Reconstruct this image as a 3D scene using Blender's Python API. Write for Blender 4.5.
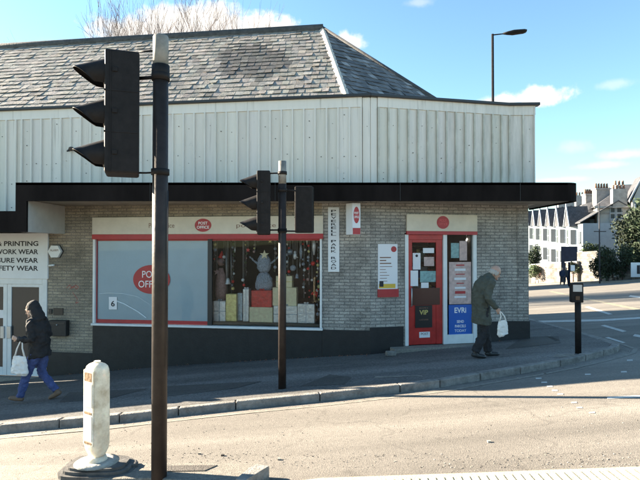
import bpy, bmesh, math, random
from mathutils import Vector, Matrix
R = math.radians
random.seed(7)
S = bpy.context.scene
for o in list(bpy.data.objects): bpy.data.objects.remove(o)
COL = S.collection

# ---------------------------------------------------------------- camera
F = 520.0; CX = 320.0; HY = 247.0              # focal length in photo pixels, horizon row
cam = bpy.data.cameras.new('camera'); camo = bpy.data.objects.new('camera', cam); COL.objects.link(camo)
cam.sensor_width = 36.0; cam.lens = 36.0*F/640.0
cam.clip_start = 0.1; cam.clip_end = 3000
camo.location = (0, 0, 0); camo.rotation_euler = (R(90)+math.atan((HY-240)/F), 0, 0)
S.camera = camo
# ---------------------------------------------------------------- light
SUNV = Vector((-2.6, .97, 1.0)).normalized()   # towards the sun
elev = math.asin(SUNV.z)
sun = bpy.data.lights.new('sun', 'SUN'); suno = bpy.data.objects.new('sun', sun); COL.objects.link(suno)
sun.energy = 5.0; sun.angle = R(.5); sun.color = (1.0, .86, .67)
suno.rotation_euler = (-SUNV).to_track_quat('-Z', 'Y').to_euler(); suno.location = (-30, 20, 40)
W = bpy.data.worlds.new('World'); S.world = W; W.use_nodes = True
SKY_STRENGTH = .05
EXPOSURE = 2.75
S.view_settings.view_transform = 'Standard'; S.view_settings.look = 'None'
S.view_settings.exposure = EXPOSURE; S.view_settings.gamma = 1; S.view_settings.use_curve_mapping = False
S.render.engine = 'CYCLES'

def world():
    nt = W.node_tree; nt.nodes.clear(); N = nt.nodes.new; L = nt.links.new
    out = N('ShaderNodeOutputWorld'); bg = N('ShaderNodeBackground'); bg.inputs[1].default_value = SKY_STRENGTH
    sky = N('ShaderNodeTexSky'); sky.sky_type = 'NISHITA'; sky.sun_disc = False
    sky.sun_elevation = elev; sky.sun_rotation = math.atan2(SUNV.x, SUNV.y)
    sky.altitude = 50; sky.air_density = 1.0; sky.dust_density = .15; sky.ozone_density = 1.2
    tc = N('ShaderNodeTexCoord')
    noise = N('ShaderNodeTexNoise'); noise.inputs['Scale'].default_value = 26; noise.inputs['Detail'].default_value = 7
    noise.inputs['Roughness'].default_value = .6
    L(tc.outputs['Generated'], noise.inputs['Vector'])
    blobs = [(130,36,36,19,1),(178,26,36,20,1),(215,26,40,22,1),(262,26,32,15,1),(283,34,16,12,1),(351,41,16,9,.8),(345,36,8,6,.7),
             (535,96,34,9,.9),(508,100,24,7,.8),(628,154,20,5,.5),(604,165,22,4,.45),(572,147,14,7,.25),(618,83,18,5,.3),
             (556,180,34,3,.35),(420,1,16,4,.3),(20,70,60,14,.3),(60,44,20,5,.12)]
    prev = None
    for (px, py, rx, ry, a) in blobs:
        c = Vector(((px-CX)/F, 1, (HY-py)/F)).normalized()
        s = N('ShaderNodeVectorMath'); s.operation = 'SUBTRACT'; s.inputs[1].default_value = c; L(tc.outputs['Generated'], s.inputs[0])
        m = N('ShaderNodeVectorMath'); m.operation = 'MULTIPLY'; m.inputs[1].default_value = (F/rx, F/rx*.5, F/ry); L(s.outputs[0], m.inputs[0])
        l = N('ShaderNodeVectorMath'); l.operation = 'LENGTH'; L(m.outputs[0], l.inputs[0])
        ad = N('ShaderNodeMath'); ad.operation = 'MULTIPLY_ADD'; ad.inputs[1].default_value = 1.9; L(noise.outputs['Fac'], ad.inputs[0]); L(l.outputs['Value'], ad.inputs[2])
        r = N('ShaderNodeMapRange'); r.interpolation_type = 'SMOOTHSTEP'
        r.inputs[1].default_value = 2.05; r.inputs[2].default_value = 1.45 if a > .6 else 1.0; r.inputs[3].default_value = 0; r.inputs[4].default_value = a
        L(ad.outputs[0], r.inputs[0])
        if prev is None: prev = r.outputs[0]
        else:
            mx = N('ShaderNodeMath'); mx.operation = 'MAXIMUM'; L(prev, mx.inputs[0]); L(r.outputs[0], mx.inputs[1]); prev = mx.outputs[0]
    tint = N('ShaderNodeMix'); tint.data_type = 'RGBA'; tint.blend_type = 'MULTIPLY'; tint.inputs[0].default_value = 1
    L(sky.outputs[0], tint.inputs[6]); tint.inputs[7].default_value = SKY_TINT
    mix = N('ShaderNodeMix'); mix.data_type = 'RGBA'; L(prev, mix.inputs[0]); L(tint.outputs[2], mix.inputs[6])
    mix.inputs[7].default_value = (4.1, 3.9, 3.65, 1)
    L(mix.outputs[2], bg.inputs[0]); L(bg.outputs[0], out.inputs[0])
SKY_TINT = (.80, .98, 1.0, 1)
world()

# ---------------------------------------------------------------- terrain
def sat(v, lim, soft):
    if abs(v) <= lim: return v
    return math.copysign(lim + soft*math.tanh((abs(v)-lim)/soft), v)
def G(x, y):
    e = max(0.0, min(-x-1, 9.0))
    return -1.62 + .072*sat(x, 34, 10) - .075*sat(y, 60, 12) - .004*e*e
def hit(px, py, dz=0.0):
    """point where the sight line through a photo pixel meets the ground (raised by dz)"""
    a = (px-CX)/F; b = (HY-py)/F
    y = 1.0; st = .5
    while y < 400:
        if b*y <= G(a*y, y)+dz: break
        y += st
    lo, hi = y-st, y
    for _ in range(40):
        m = (lo+hi)/2
        if b*m <= G(a*m, m)+dz: hi = m
        else: lo = m
    return Vector((a*hi, hi, G(a*hi, hi)+dz))
def W3(px, py, Y): return Vector(((px-CX)/F*Y, Y, (HY-py)/F*Y))

# ---------------------------------------------------------------- materials
def mat(name, col, rough=.7, metal=0.0, var=.0, vscale=3.0, bump=0.0, bscale=30.0, col2=None, spec=.5, emit=None, estr=0, coord='Object', detail=6, attr=None, stretch=None, dirt=None):
    m = bpy.data.materials.new(name); m.use_nodes = True; nt = m.node_tree; N = nt.nodes.new; L = nt.links.new
    b = nt.nodes['Principled BSDF']
    c4 = tuple(col)+(1,)
    b.inputs['Base Color'].default_value = c4; b.inputs['Roughness'].default_value = rough; b.inputs['Metallic'].default_value = metal
    b.inputs['Specular IOR Level'].default_value = spec
    tc = N('ShaderNodeTexCoord'); vec = tc.outputs[coord]
    if stretch:
        mp = N('ShaderNodeMapping'); mp.inputs['Scale'].default_value = stretch; L(vec, mp.inputs[0]); vec = mp.outputs[0]
    cur = None
    if var > 0 or col2:
        n = N('ShaderNodeTexNoise'); n.inputs['Scale'].default_value = vscale; n.inputs['Detail'].default_value = detail; n.inputs['Roughness'].default_value = .65
        L(vec, n.inputs['Vector'])
        rp = N('ShaderNodeMapRange'); rp.inputs[1].default_value = .32; rp.inputs[2].default_value = .68; L(n.outputs['Fac'], rp.inputs[0])
        mx = N('ShaderNodeMix'); mx.data_type = 'RGBA'; L(rp.outputs[0], mx.inputs[0])
        c2 = tuple(col2)+(1,) if col2 else tuple(min(1, c*(1+var)) for c in col)+(1,)
        mx.inputs[6].default_value = tuple(c*(1-var) for c in col)+(1,); mx.inputs[7].default_value = c2
        cur = mx.outputs[2]
    if attr:
        at = N('ShaderNodeAttribute'); at.attribute_name = attr
        m2 = N('ShaderNodeMix'); m2.data_type = 'RGBA'; m2.blend_type = 'MULTIPLY'; m2.inputs[0].default_value = 1
        if cur: L(cur, m2.inputs[6])
        else: m2.inputs[6].default_value = c4
        L(at.outputs['Color'], m2.inputs[7]); cur = m2.outputs[2]
    if cur: L(cur, b.inputs['Base Color'])
    if bump > 0:
        n2 = N('ShaderNodeTexNoise'); n2.inputs['Scale'].default_value = bscale; n2.inputs['Detail'].default_value = 5; L(vec, n2.inputs['Vector'])
        bp = N('ShaderNodeBump'); bp.inputs['Strength'].default_value = bump; bp.inputs['Distance'].default_value = .02
        L(n2.outputs['Fac'], bp.inputs['Height']); L(bp.outputs[0], b.inputs['Normal'])
    if emit:
        b.inputs['Emission Color'].default_value = tuple(emit)+(1,); b.inputs['Emission Strength'].default_value = estr
    return m

def brick_mat(name, c1, c2, mortar, bw=.225, rh=.075, bump=.5, stain=.35, msize=.012):
    m = bpy.data.materials.new(name); m.use_nodes = True; nt = m.node_tree; N = nt.nodes.new; L = nt.links.new
    b = nt.nodes['Principled BSDF']; b.inputs['Roughness'].default_value = .85
    uv = N('ShaderNodeUVMap'); uv.uv_map = 'UVMap'
    wob = N('ShaderNodeTexNoise'); wob.inputs['Scale'].default_value = 9; L(uv.outputs[0], wob.inputs['Vector'])
    wv = N('ShaderNodeVectorMath'); wv.operation = 'MULTIPLY_ADD'; wv.inputs[1].default_value = (.012, .012, 0); L(wob.outputs['Color'], wv.inputs[0]); L(uv.outputs[0], wv.inputs[2])
    br = N('ShaderNodeTexBrick'); br.inputs['Scale'].default_value = 1; br.inputs['Brick Width'].default_value = bw; br.inputs['Row Height'].default_value = rh
    br.inputs['Mortar Size'].default_value = msize; br.inputs['Mortar Smooth'].default_value = .3; br.inputs['Bias'].default_value = 0
    br.inputs['Color1'].default_value = tuple(c1)+(1,); br.inputs['Color2'].default_value = tuple(c2)+(1,); br.inputs['Mortar'].default_value = tuple(mortar)+(1,)
    L(wv.outputs[0], br.inputs['Vector'])
    n = N('ShaderNodeTexNoise'); n.inputs['Scale'].default_value = 1.1; n.inputs['Detail'].default_value = 8; n.inputs['Roughness'].default_value = .7; L(uv.outputs[0], n.inputs['Vector'])
    r = N('ShaderNodeMapRange'); r.inputs[1].default_value = .35; r.inputs[2].default_value = .65; r.inputs[3].default_value = 1-stain; r.inputs[4].default_value = 1+stain*.6
    L(n.outputs['Fac'], r.inputs[0])
    n3 = N('ShaderNodeTexNoise'); n3.inputs['Scale'].default_value = 38; n3.inputs['Detail'].default_value = 4; L(uv.outputs[0], n3.inputs['Vector'])
    r3 = N('ShaderNodeMapRange'); r3.inputs[1].default_value = .3; r3.inputs[2].default_value = .7; r3.inputs[3].default_value = .72; r3.inputs[4].default_value = 1.28; L(n3.outputs['Fac'], r3.inputs[0])
    mm = N('ShaderNodeMath'); mm.operation = 'MULTIPLY'; L(r.outputs[0], mm.inputs[0]); L(r3.outputs[0], mm.inputs[1])
    mx = N('ShaderNodeVectorMath'); mx.operation = 'SCALE'; L(br.outputs['Color'], mx.inputs[0]); L(mm.outputs[0], mx.inputs['Scale'])
    L(mx.outputs[0], b.inputs['Base Color'])
    ad = N('ShaderNodeMath'); ad.operation = 'MULTIPLY_ADD'; ad.inputs[1].default_value = -1.0; L(br.outputs['Fac'], ad.inputs[0]); L(n3.outputs['Fac'], ad.inputs[2])
    bp = N('ShaderNodeBump'); bp.inputs['Strength'].default_value = bump; bp.inputs['Distance'].default_value = .012; L(ad.outputs[0], bp.inputs['Height']); L(bp.outputs[0], b.inputs['Normal'])
    return m

def asphalt_mat(name, base, warm, rough=.85, speck=1.0):
    m = bpy.data.materials.new(name); m.use_nodes = True; nt = m.node_tree; N = nt.nodes.new; L = nt.links.new
    b = nt.nodes['Principled BSDF']; b.inputs['Roughness'].default_value = rough; b.inputs['Specular IOR Level'].default_value = .35
    tc = N('ShaderNodeTexCoord'); V = tc.outputs['Object']
    big = N('ShaderNodeTexNoise'); big.inputs['Scale'].default_value = .45; big.inputs['Detail'].default_value = 6; big.inputs['Roughness'].default_value = .6
    mp = N('ShaderNodeMapping'); mp.inputs['Scale'].default_value = (.35, 1.6, 1); mp.inputs['Rotation'].default_value = (0, 0, R(-6)); L(V, mp.inputs[0]); L(mp.outputs[0], big.inputs['Vector'])
    r = N('ShaderNodeMapRange'); r.inputs[1].default_value = .3; r.inputs[2].default_value = .7; L(big.outputs['Fac'], r.inputs[0])
    mx = N('ShaderNodeMix'); mx.data_type = 'RGBA'; mx.inputs[6].default_value = tuple(base)+(1,); mx.inputs[7].default_value = tuple(warm)+(1,); L(r.outputs[0], mx.inputs[0])
    sp = N('ShaderNodeTexVoronoi'); sp.inputs['Scale'].default_value = 75; L(V, sp.inputs['Vector'])
    fn = N('ShaderNodeTexNoise'); fn.inputs['Scale'].default_value = 22; fn.inputs['Detail'].default_value = 8; fn.inputs['Roughness'].default_value = .8; L(V, fn.inputs['Vector'])
    r2 = N('ShaderNodeMapRange'); r2.inputs[1].default_value = .3; r2.inputs[2].default_value = .7; r2.inputs[3].default_value = 1-.3*speck; r2.inputs[4].default_value = 1+.3*speck; L(fn.outputs['Fac'], r2.inputs[0])
    sc = N('ShaderNodeSeparateColor'); L(sp.outputs['Color'], sc.inputs[0])
    r4 = N('ShaderNodeMapRange'); r4.inputs[3].default_value = 1-.22*speck; r4.inputs[4].default_value = 1+.22*speck; L(sc.outputs[0], r4.inputs[0])
    mm = N('ShaderNodeMath'); mm.operation = 'MULTIPLY'; L(r2.outputs[0], mm.inputs[0]); L(r4.outputs[0], mm.inputs[1])
    v = N('ShaderNodeVectorMath'); v.operation = 'SCALE'; L(mx.outputs[2], v.inputs[0]); L(mm.outputs[0], v.inputs['Scale']); L(v.outputs[0], b.inputs['Base Color'])
    ck = N('ShaderNodeTexVoronoi'); ck.feature = 'DISTANCE_TO_EDGE'; ck.inputs['Scale'].default_value = .42
    wn = N('ShaderNodeTexNoise'); wn.inputs['Scale'].default_value = 1.4; wn.inputs['Detail'].default_value = 6; L(V, wn.inputs['Vector'])
    wa = N('ShaderNodeVectorMath'); wa.operation = 'MULTIPLY_ADD'; wa.inputs[1].default_value = (1.3, 1.3, 0); L(wn.outputs['Color'], wa.inputs[0]); L(V, wa.inputs[2]); L(wa.outputs[0], ck.inputs['Vector'])
    cr = N('ShaderNodeMapRange'); cr.inputs[1].default_value = .0; cr.inputs[2].default_value = .010; cr.inputs[3].default_value = .78; cr.inputs[4].default_value = 1; L(ck.outputs['Distance'], cr.inputs[0])
    tk = N('ShaderNodeTexNoise'); tk.inputs['Scale'].default_value = 1.0; tk.inputs['Detail'].default_value = 4
    mt_ = N('ShaderNodeMapping'); mt_.inputs['Scale'].default_value = (.06, 1.5, 1); mt_.inputs['Rotation'].default_value = (0, 0, R(4)); L(V, mt_.inputs[0]); L(mt_.outputs[0], tk.inputs['Vector'])
    tr_ = N('ShaderNodeMapRange'); tr_.inputs[1].default_value = .35; tr_.inputs[2].default_value = .65; tr_.inputs[3].default_value = .80; tr_.inputs[4].default_value = 1.12; L(tk.outputs['Fac'], tr_.inputs[0])
    bl_ = N('ShaderNodeTexNoise'); bl_.inputs['Scale'].default_value = 2.6; bl_.inputs['Detail'].default_value = 7; bl_.inputs['Roughness'].default_value = .7; L(V, bl_.inputs['Vector'])
    br_ = N('ShaderNodeMapRange'); br_.inputs[1].default_value = .60; br_.inputs[2].default_value = .72; br_.inputs[3].default_value = 1; br_.inputs[4].default_value = .74; L(bl_.outputs['Fac'], br_.inputs[0])
    for q_ in (cr, tr_, br_):
        m_2 = N('ShaderNodeVectorMath'); m_2.operation = 'SCALE'; L(v.outputs[0], m_2.inputs[0]); L(q_.outputs[0], m_2.inputs['Scale']); v = m_2
    L(v.outputs[0], b.inputs['Base Color'])
    bp = N('ShaderNodeBump'); bp.inputs['Strength'].default_value = .5; bp.inputs['Distance'].default_value = .006
    ad = N('ShaderNodeMath'); ad.operation = 'ADD'; L(fn.outputs['Fac'], ad.inputs[0]); L(sp.outputs['Distance'], ad.inputs[1])
    L(ad.outputs[0], bp.inputs['Height']); L(bp.outputs[0], b.inputs['Normal'])
    return m

def glass_mat(name, tint=(.97, .98, .98), refl=1.0, rough=.02):
    m = bpy.data.materials.new(name); m.use_nodes = True; nt = m.node_tree; nt.nodes.clear(); N = nt.nodes.new; L = nt.links.new
    o = N('ShaderNodeOutputMaterial'); t = N('ShaderNodeBsdfTransparent'); t.inputs[0].default_value = tuple(tint)+(1,)
    g = N('ShaderNodeBsdfGlossy'); g.inputs['Roughness'].default_value = rough; g.inputs[0].default_value = (refl, refl, refl, 1)
    fr = N('ShaderNodeFresnel'); fr.inputs[0].default_value = 1.5
    mx = N('ShaderNodeMixShader'); L(fr.outputs[0], mx.inputs[0]); L(t.outputs[0], mx.inputs[1]); L(g.outputs[0], mx.inputs[2]); L(mx.outputs[0], o.inputs[0])
    return m

def clad_mat():
    m = bpy.data.materials.new('painted_cladding'); m.use_nodes = True; nt = m.node_tree; N = nt.nodes.new; L = nt.links.new
    b = nt.nodes['Principled BSDF']; b.inputs['Roughness'].default_value = .5
    uv = N('ShaderNodeUVMap'); uv.uv_map = 'UVMap'; tc = N('ShaderNodeTexCoord')
    at = N('ShaderNodeAttribute'); at.attribute_name = 'tone'
    st = N('ShaderNodeMapping'); st.inputs['Scale'].default_value = (7, .8, 1); L(uv.outputs[0], st.inputs[0])
    n = N('ShaderNodeTexNoise'); n.inputs['Scale'].default_value = 1.5; n.inputs['Detail'].default_value = 8; n.inputs['Roughness'].default_value = .7; L(st.outputs[0], n.inputs['Vector'])
    # grime rising from the foot of the sheets, stronger towards the right-hand wall
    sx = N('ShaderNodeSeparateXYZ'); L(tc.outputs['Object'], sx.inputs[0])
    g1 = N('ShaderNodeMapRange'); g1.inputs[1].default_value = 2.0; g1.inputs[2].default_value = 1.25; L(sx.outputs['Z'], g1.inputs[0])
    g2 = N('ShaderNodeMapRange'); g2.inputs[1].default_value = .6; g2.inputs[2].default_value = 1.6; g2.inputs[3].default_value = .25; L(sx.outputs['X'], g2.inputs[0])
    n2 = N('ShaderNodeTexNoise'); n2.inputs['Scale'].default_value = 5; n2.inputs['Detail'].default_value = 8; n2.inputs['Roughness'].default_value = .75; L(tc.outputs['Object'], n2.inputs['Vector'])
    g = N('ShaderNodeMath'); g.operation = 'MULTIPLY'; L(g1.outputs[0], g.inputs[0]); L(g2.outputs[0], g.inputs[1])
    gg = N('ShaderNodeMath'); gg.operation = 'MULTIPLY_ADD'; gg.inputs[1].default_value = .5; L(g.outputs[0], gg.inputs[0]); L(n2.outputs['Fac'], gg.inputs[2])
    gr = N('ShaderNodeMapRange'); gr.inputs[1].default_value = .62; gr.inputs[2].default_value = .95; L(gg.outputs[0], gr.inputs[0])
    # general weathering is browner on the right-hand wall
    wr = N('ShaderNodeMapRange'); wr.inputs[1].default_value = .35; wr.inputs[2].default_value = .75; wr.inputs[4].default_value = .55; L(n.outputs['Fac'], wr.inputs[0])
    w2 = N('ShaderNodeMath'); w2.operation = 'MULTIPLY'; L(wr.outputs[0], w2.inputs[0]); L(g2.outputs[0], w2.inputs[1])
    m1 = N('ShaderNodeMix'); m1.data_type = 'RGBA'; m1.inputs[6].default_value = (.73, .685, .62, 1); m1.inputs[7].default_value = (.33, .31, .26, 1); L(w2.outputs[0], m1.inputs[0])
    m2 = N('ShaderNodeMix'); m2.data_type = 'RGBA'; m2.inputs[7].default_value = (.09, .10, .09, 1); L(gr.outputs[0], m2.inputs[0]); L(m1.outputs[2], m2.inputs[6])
    sk = N('ShaderNodeMapping'); sk.inputs['Scale'].default_value = (14, .5, 1); L(uv.outputs[0], sk.inputs[0])
    ns = N('ShaderNodeTexNoise'); ns.inputs['Scale'].default_value = 1.0; ns.inputs['Detail'].default_value = 6; L(sk.outputs[0], ns.inputs['Vector'])
    sr = N('ShaderNodeMapRange'); sr.inputs[1].default_value = .60; sr.inputs[2].default_value = .74; sr.inputs[4].default_value = .45; L(ns.outputs['Fac'], sr.inputs[0])
    ms = N('ShaderNodeMix'); ms.data_type = 'RGBA'; ms.inputs[7].default_value = (.22, .19, .15, 1); L(sr.outputs[0], ms.inputs[0]); L(m2.outputs[2], ms.inputs[6]); m2 = ms
    m3 = N('ShaderNodeMix'); m3.data_type = 'RGBA'; m3.blend_type = 'MULTIPLY'; m3.inputs[0].default_value = 1; L(m2.outputs[2], m3.inputs[6]); L(at.outputs['Color'], m3.inputs[7])
    L(m3.outputs[2], b.inputs['Base Color'])
    bp = N('ShaderNodeBump'); bp.inputs['Strength'].default_value = .15; bp.inputs['Distance'].default_value = .02; L(n.outputs['Fac'], bp.inputs['Height']); L(bp.outputs[0], b.inputs['Normal'])
    return m

M = {}
M['asphalt'] = asphalt_mat('worn_asphalt', (.135, .122, .106), (.215, .196, .170), speck=.65)
M['pavement'] = asphalt_mat('pavement_asphalt', (.068, .066, .063), (.185, .177, .166), speck=1.6)
M['patch'] = asphalt_mat('patched_asphalt', (.065, .062, .057), (.10, .094, .085), speck=.9)
M['kerbstone'] = mat('granite_kerb', (.19, .18, .165), .8, var=.4, vscale=7, bump=.6, bscale=40)
M['concrete'] = asphalt_mat('island_concrete', (.17, .16, .14), (.22, .20, .17), speck=.9)
M['soil'] = mat('ground', (.10, .10, .08), .95, var=.3)
M['brick'] = brick_mat('buff_brick', (.34, .29, .215), (.25, .215, .165), (.19, .17, .14), rh=.068)
M['brick2'] = brick_mat('painted_grey_brick', (.42, .39, .345), (.31, .29, .26), (.21, .20, .185), bump=.7, rh=.068, stain=.5)
M['palestone'] = brick_mat('pale_rubble_stone', (.33, .29, .25), (.14, .12, .11), (.12, .11, .10), bw=.7, rh=.4, bump=1, stain=.6)
M['stone'] = brick_mat('rubble_stone', (.22, .21, .185), (.09, .085, .08), (.07, .065, .06), bw=.5, rh=.25, bump=1)
M['black'] = mat('black_paint', (.012, .0115, .012), .55, var=.35, vscale=6, bump=.15)
M['fascia'] = mat('black_fascia', (.012, .0095, .009), .9, var=.5, vscale=1.3, stretch=(1, 1, .3), spec=.08)
M['soffit'] = mat('soffit_board', (.30, .26, .21), .8, var=.2)
M['clad'] = clad_mat()
M['dirtyrib'] = mat('grimy_rib', (.40, .385, .33), .7, col2=(.62, .60, .52), vscale=2.5, detail=9)
M['trim'] = mat('pale_metal_trim', (.58, .60, .56), .5, var=.12, vscale=4)
M['bolt'] = mat('rusty_fixing', (.07, .05, .04), .7)
M['slate'] = mat('weathered_slate', (.25, .23, .205), .6, var=.3, vscale=9, bump=.5, bscale=40, attr='tone')
M['slate_dark'] = mat('shaded_slate', (.125, .118, .108), .6, var=.3, vscale=6, bump=.5, bscale=40, attr='tone')  # darker slate copy: shade of the unlit hip slope put into the colour
M['ridge'] = mat('dark_ridge', (.06, .058, .056), .7, var=.4, vscale=8, bump=.4)
M['lead'] = mat('pale_lead', (.55, .48, .40), .6, var=.15, vscale=8)
M['gutter'] = mat('dark_gutter', (.02, .02, .022), .4)
M['white'] = mat('white_frame', (.68, .70, .70), .35, var=.06, vscale=5)
M['cream'] = mat('cream_sign', (.62, .56, .45), .45, var=.08, vscale=3)
M['signwhite'] = mat('white_sign', (.70, .72, .74), .4, var=.05, vscale=2)
M['red'] = mat('signal_red', (.38, .025, .03), .4, var=.12, vscale=4)
M['doorred'] = mat('door_red', (.40, .022, .018), .35, var=.2, vscale=5)
M['film'] = mat('frosted_film', (.66, .82, .93), .5, var=.03, vscale=3, spec=.05, bump=.15, bscale=6)
M['film_reflection'] = mat('pale_film_reflection', (.52, .62, .68), .4)
M['ink'] = mat('ink', (.015, .015, .02), .6)
M['white_ink'] = mat('white_lettering', (.8, .8, .8), .5)
M['brown_ink'] = mat('faded_lettering', (.22, .12, .08), .6)
M['pink_ink'] = mat('rose_lettering', (.62, .10, .10), .5)
M['glass'] = glass_mat('window_glass', refl=.25)
M['darkglass'] = mat('dark_glass', (.045, .044, .043), .15)
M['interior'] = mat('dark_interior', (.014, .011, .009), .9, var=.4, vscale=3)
M['shelf'] = mat('shelf_board', (.16, .13, .10), .8)
M['sigblack'] = mat('signal_plastic', (.017, .015, .015), .6, var=.25, vscale=12, bump=.05, spec=.15)
M['pole'] = mat('dark_pole_paint', (.026, .019, .016), .5, var=.35, vscale=7, bump=.1, spec=.3)
M['polegrey'] = mat('grey_pole_top', (.20, .19, .17), .5, var=.3, vscale=9)
M['metal'] = mat('galvanised', (.42, .43, .44), .4, metal=.7, var=.15)
M['lens'] = mat('dark_lens', (.05, .03, .02), .15)
M['bollard'] = mat('dirty_white_shell', (.90, .84, .68), .5, var=.0, col2=(.48, .40, .28), vscale=8, bump=.15, detail=9)
M['bollard'].node_tree.nodes['Principled BSDF'].inputs['Subsurface Weight'].default_value = .5
M['bollard'].node_tree.nodes['Principled BSDF'].inputs['Subsurface Radius'].default_value = (.12, .10, .07)
M['bollard'].node_tree.nodes['Principled BSDF'].inputs['Subsurface Scale'].default_value = 1.0
M['bollpanel'] = mat('bollard_window', (.60, .56, .47), .35, col2=(.78, .74, .66), vscale=8)
M['rust'] = mat('rust', (.20, .12, .06), .9, var=.5, vscale=25, bump=.4)
M['rubber'] = mat('dusty_rubber', (.085, .08, .075), .8, var=.4, vscale=10, bump=.3)
M['conc_base'] = mat('concrete_foot', (.34, .33, .30), .85, var=.25, vscale=16, bump=.4)
M['tactile'] = mat('buff_paving', (.44, .38, .26), .8, var=.14, vscale=5, bump=.4, bscale=60)
M['whitepaint'] = mat('road_paint', (.44, .43, .40), .7, var=.25, vscale=9)
M['wornpaint'] = mat('worn_road_paint', (.20, .185, .155), .8, var=.35, vscale=10)
M['sunlit_edge'] = mat('sunlit_edge_colour', (.22, .195, .14), .85, var=.45, vscale=8)
M['iron'] = mat('cast_iron', (.10, .09, .08), .6, metal=.3, var=.3, vscale=30, bump=.6, bscale=80)
M['skin'] = mat('skin', (.42, .26, .19), .5)
M['coat'] = mat('olive_coat', (.060, .066, .052), .9, var=.2, vscale=12, bump=.4, bscale=14)
M['trousers'] = mat('dark_trousers', (.018, .018, .021), .9, var=.2, bump=.3, bscale=14)
M['jacket'] = mat('black_jacket', (.014, .013, .014), .85, var=.3, vscale=14, bump=.5, bscale=14)
M['jeans'] = mat('blue_jeans', (.055, .075, .19), .9, var=.3, vscale=10, bump=.3, bscale=18)
M['shoe'] = mat('brown_shoe', (.17, .10, .06), .7)
M['blackshoe'] = mat('black_shoe', (.02, .02, .02), .5)
M['hair'] = mat('black_hair', (.010, .009, .009), .5, bump=.5, bscale=50)
M['greyhair'] = mat('grey_hair', (.35, .33, .30), .8)
M['bag'] = mat('canvas_bag', (.70, .68, .64), .8, var=.1, vscale=9, bump=.5, bscale=10)
M['bark'] = mat('bare_bark', (.075, .05, .045), .9, var=.25, bump=.4)
M['leaf'] = mat('evergreen_leaf', (.020, .034, .014), .8, attr='tone')
M['leaf2'] = mat('hedge_leaf', (.05, .08, .028), .75, attr='tone')
M['leafred'] = mat('russet_leaf', (.22, .10, .06), .8, attr='tone')
M['render'] = mat('white_render', (.30, .335, .37), .8, var=.08, vscale=1.5)
M['rendcream'] = mat('cream_render', (.42, .40, .37), .8, var=.10, vscale=1.2)
M['bluerender'] = mat('pale_blue_render', (.38, .52, .68), .8)
M['farslate'] = brick_mat('far_slate', (.085, .088, .098), (.06, .062, .07), (.035, .035, .04), bw=.3, rh=.25, bump=.3)
M['farpane'] = mat('far_window', (.05, .06, .07), .12)
M['pot'] = mat('chimney_pot', (.16, .09, .06), .8)
M['chimney'] = mat('rendered_chimney', (.32, .30, .28), .85, var=.25, vscale=2)
M['bluehoard'] = mat('navy_panel', (.006, .011, .024), .9, var=.2, spec=.05)
M['bluecloth'] = mat('blue_cloth', (.012, .02, .05), .8)
M['greycloth'] = mat('grey_cloth', (.035, .035, .04), .8)
M['gold'] = mat('gold_foil', (.88, .70, .30), .35, metal=.2, var=.3, vscale=12, bump=.5, bscale=16)
M['goldpale'] = mat('pale_gold_paper', (.98, .82, .54), .4, var=.15, vscale=14, bump=.5, bscale=16)
M['silver'] = mat('silver_foil', (.85, .87, .88), .3, metal=.2, var=.3, vscale=14, bump=.6, bscale=14)
M['steelblue'] = mat('blue_silver_foil', (.30, .36, .42), .3, metal=.5, var=.4, vscale=14, bump=.5)
M['redfoil'] = mat('red_foil', (.72, .035, .03), .35, var=.25, vscale=12, bump=.5, bscale=12)
M['tinsel'] = mat('silver_tinsel', (.46, .52, .62), .4, metal=.3, var=.5, vscale=40, bump=1, bscale=80)
M['paper'] = mat('poster_paper', (.72, .72, .74), .5)
M['paperpink'] = mat('faded_pink_poster', (.50, .36, .33), .5, var=.25, vscale=9)
M['papercolour'] = mat('green_blue_leaflet', (.20, .34, .34), .5, var=.35, vscale=14)
M['blue'] = mat('poster_blue', (.012, .10, .42), .4)
M['yellow'] = mat('poster_yellow', (.62, .42, .05), .5)
M['vip'] = mat('poster_black', (.014, .014, .015), .35)
M['brownreflection'] = mat('door_panel_reflection', (.065, .022, .016), .3)
M['goods'] = mat('mixed_goods', (.34, .22, .16), .7, col2=(.10, .16, .18), vscale=7, detail=2)
M['tube'] = mat('lit_tube', (1, 1, 1), .5, emit=(1, .93, .8), estr=3.0)
M['rose'] = mat('rose_ornament', (.45, .28, .26), .6, var=.3, vscale=20)
M['litter'] = mat('pale_litter', (.30, .27, .23), .85, var=.4, vscale=3)

# ---------------------------------------------------------------- helpers
class Fr:
    """vertical frame: u along the wall (to the right), d outwards towards the street, z up"""
    def __init__(s, p0, p1):
        s.o = Vector(p0); d = Vector(p1)-Vector(p0); s.len = d.length; s.u = d.normalized(); s.n = Vector((s.u.y, -s.u.x))
    def p(s, u, d, z): q = s.o+s.u*u+s.n*d; return Vector((q.x, q.y, z))
    def upx(s, px, d=0):                       # u where the sight line of a column meets the wall
        a = (px-CX)/F; o = s.o+s.n*d
        return (a*o.y-o.x)/(s.u.x-a*s.u.y)
    def z(s, px, py, d=0):
        q = s.p(s.upx(px, d), d, 0); return (HY-py)/F*q.y
WF = Fr((0, 0), (1, 0))                        # world frame: u = X, d = -Y

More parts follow.
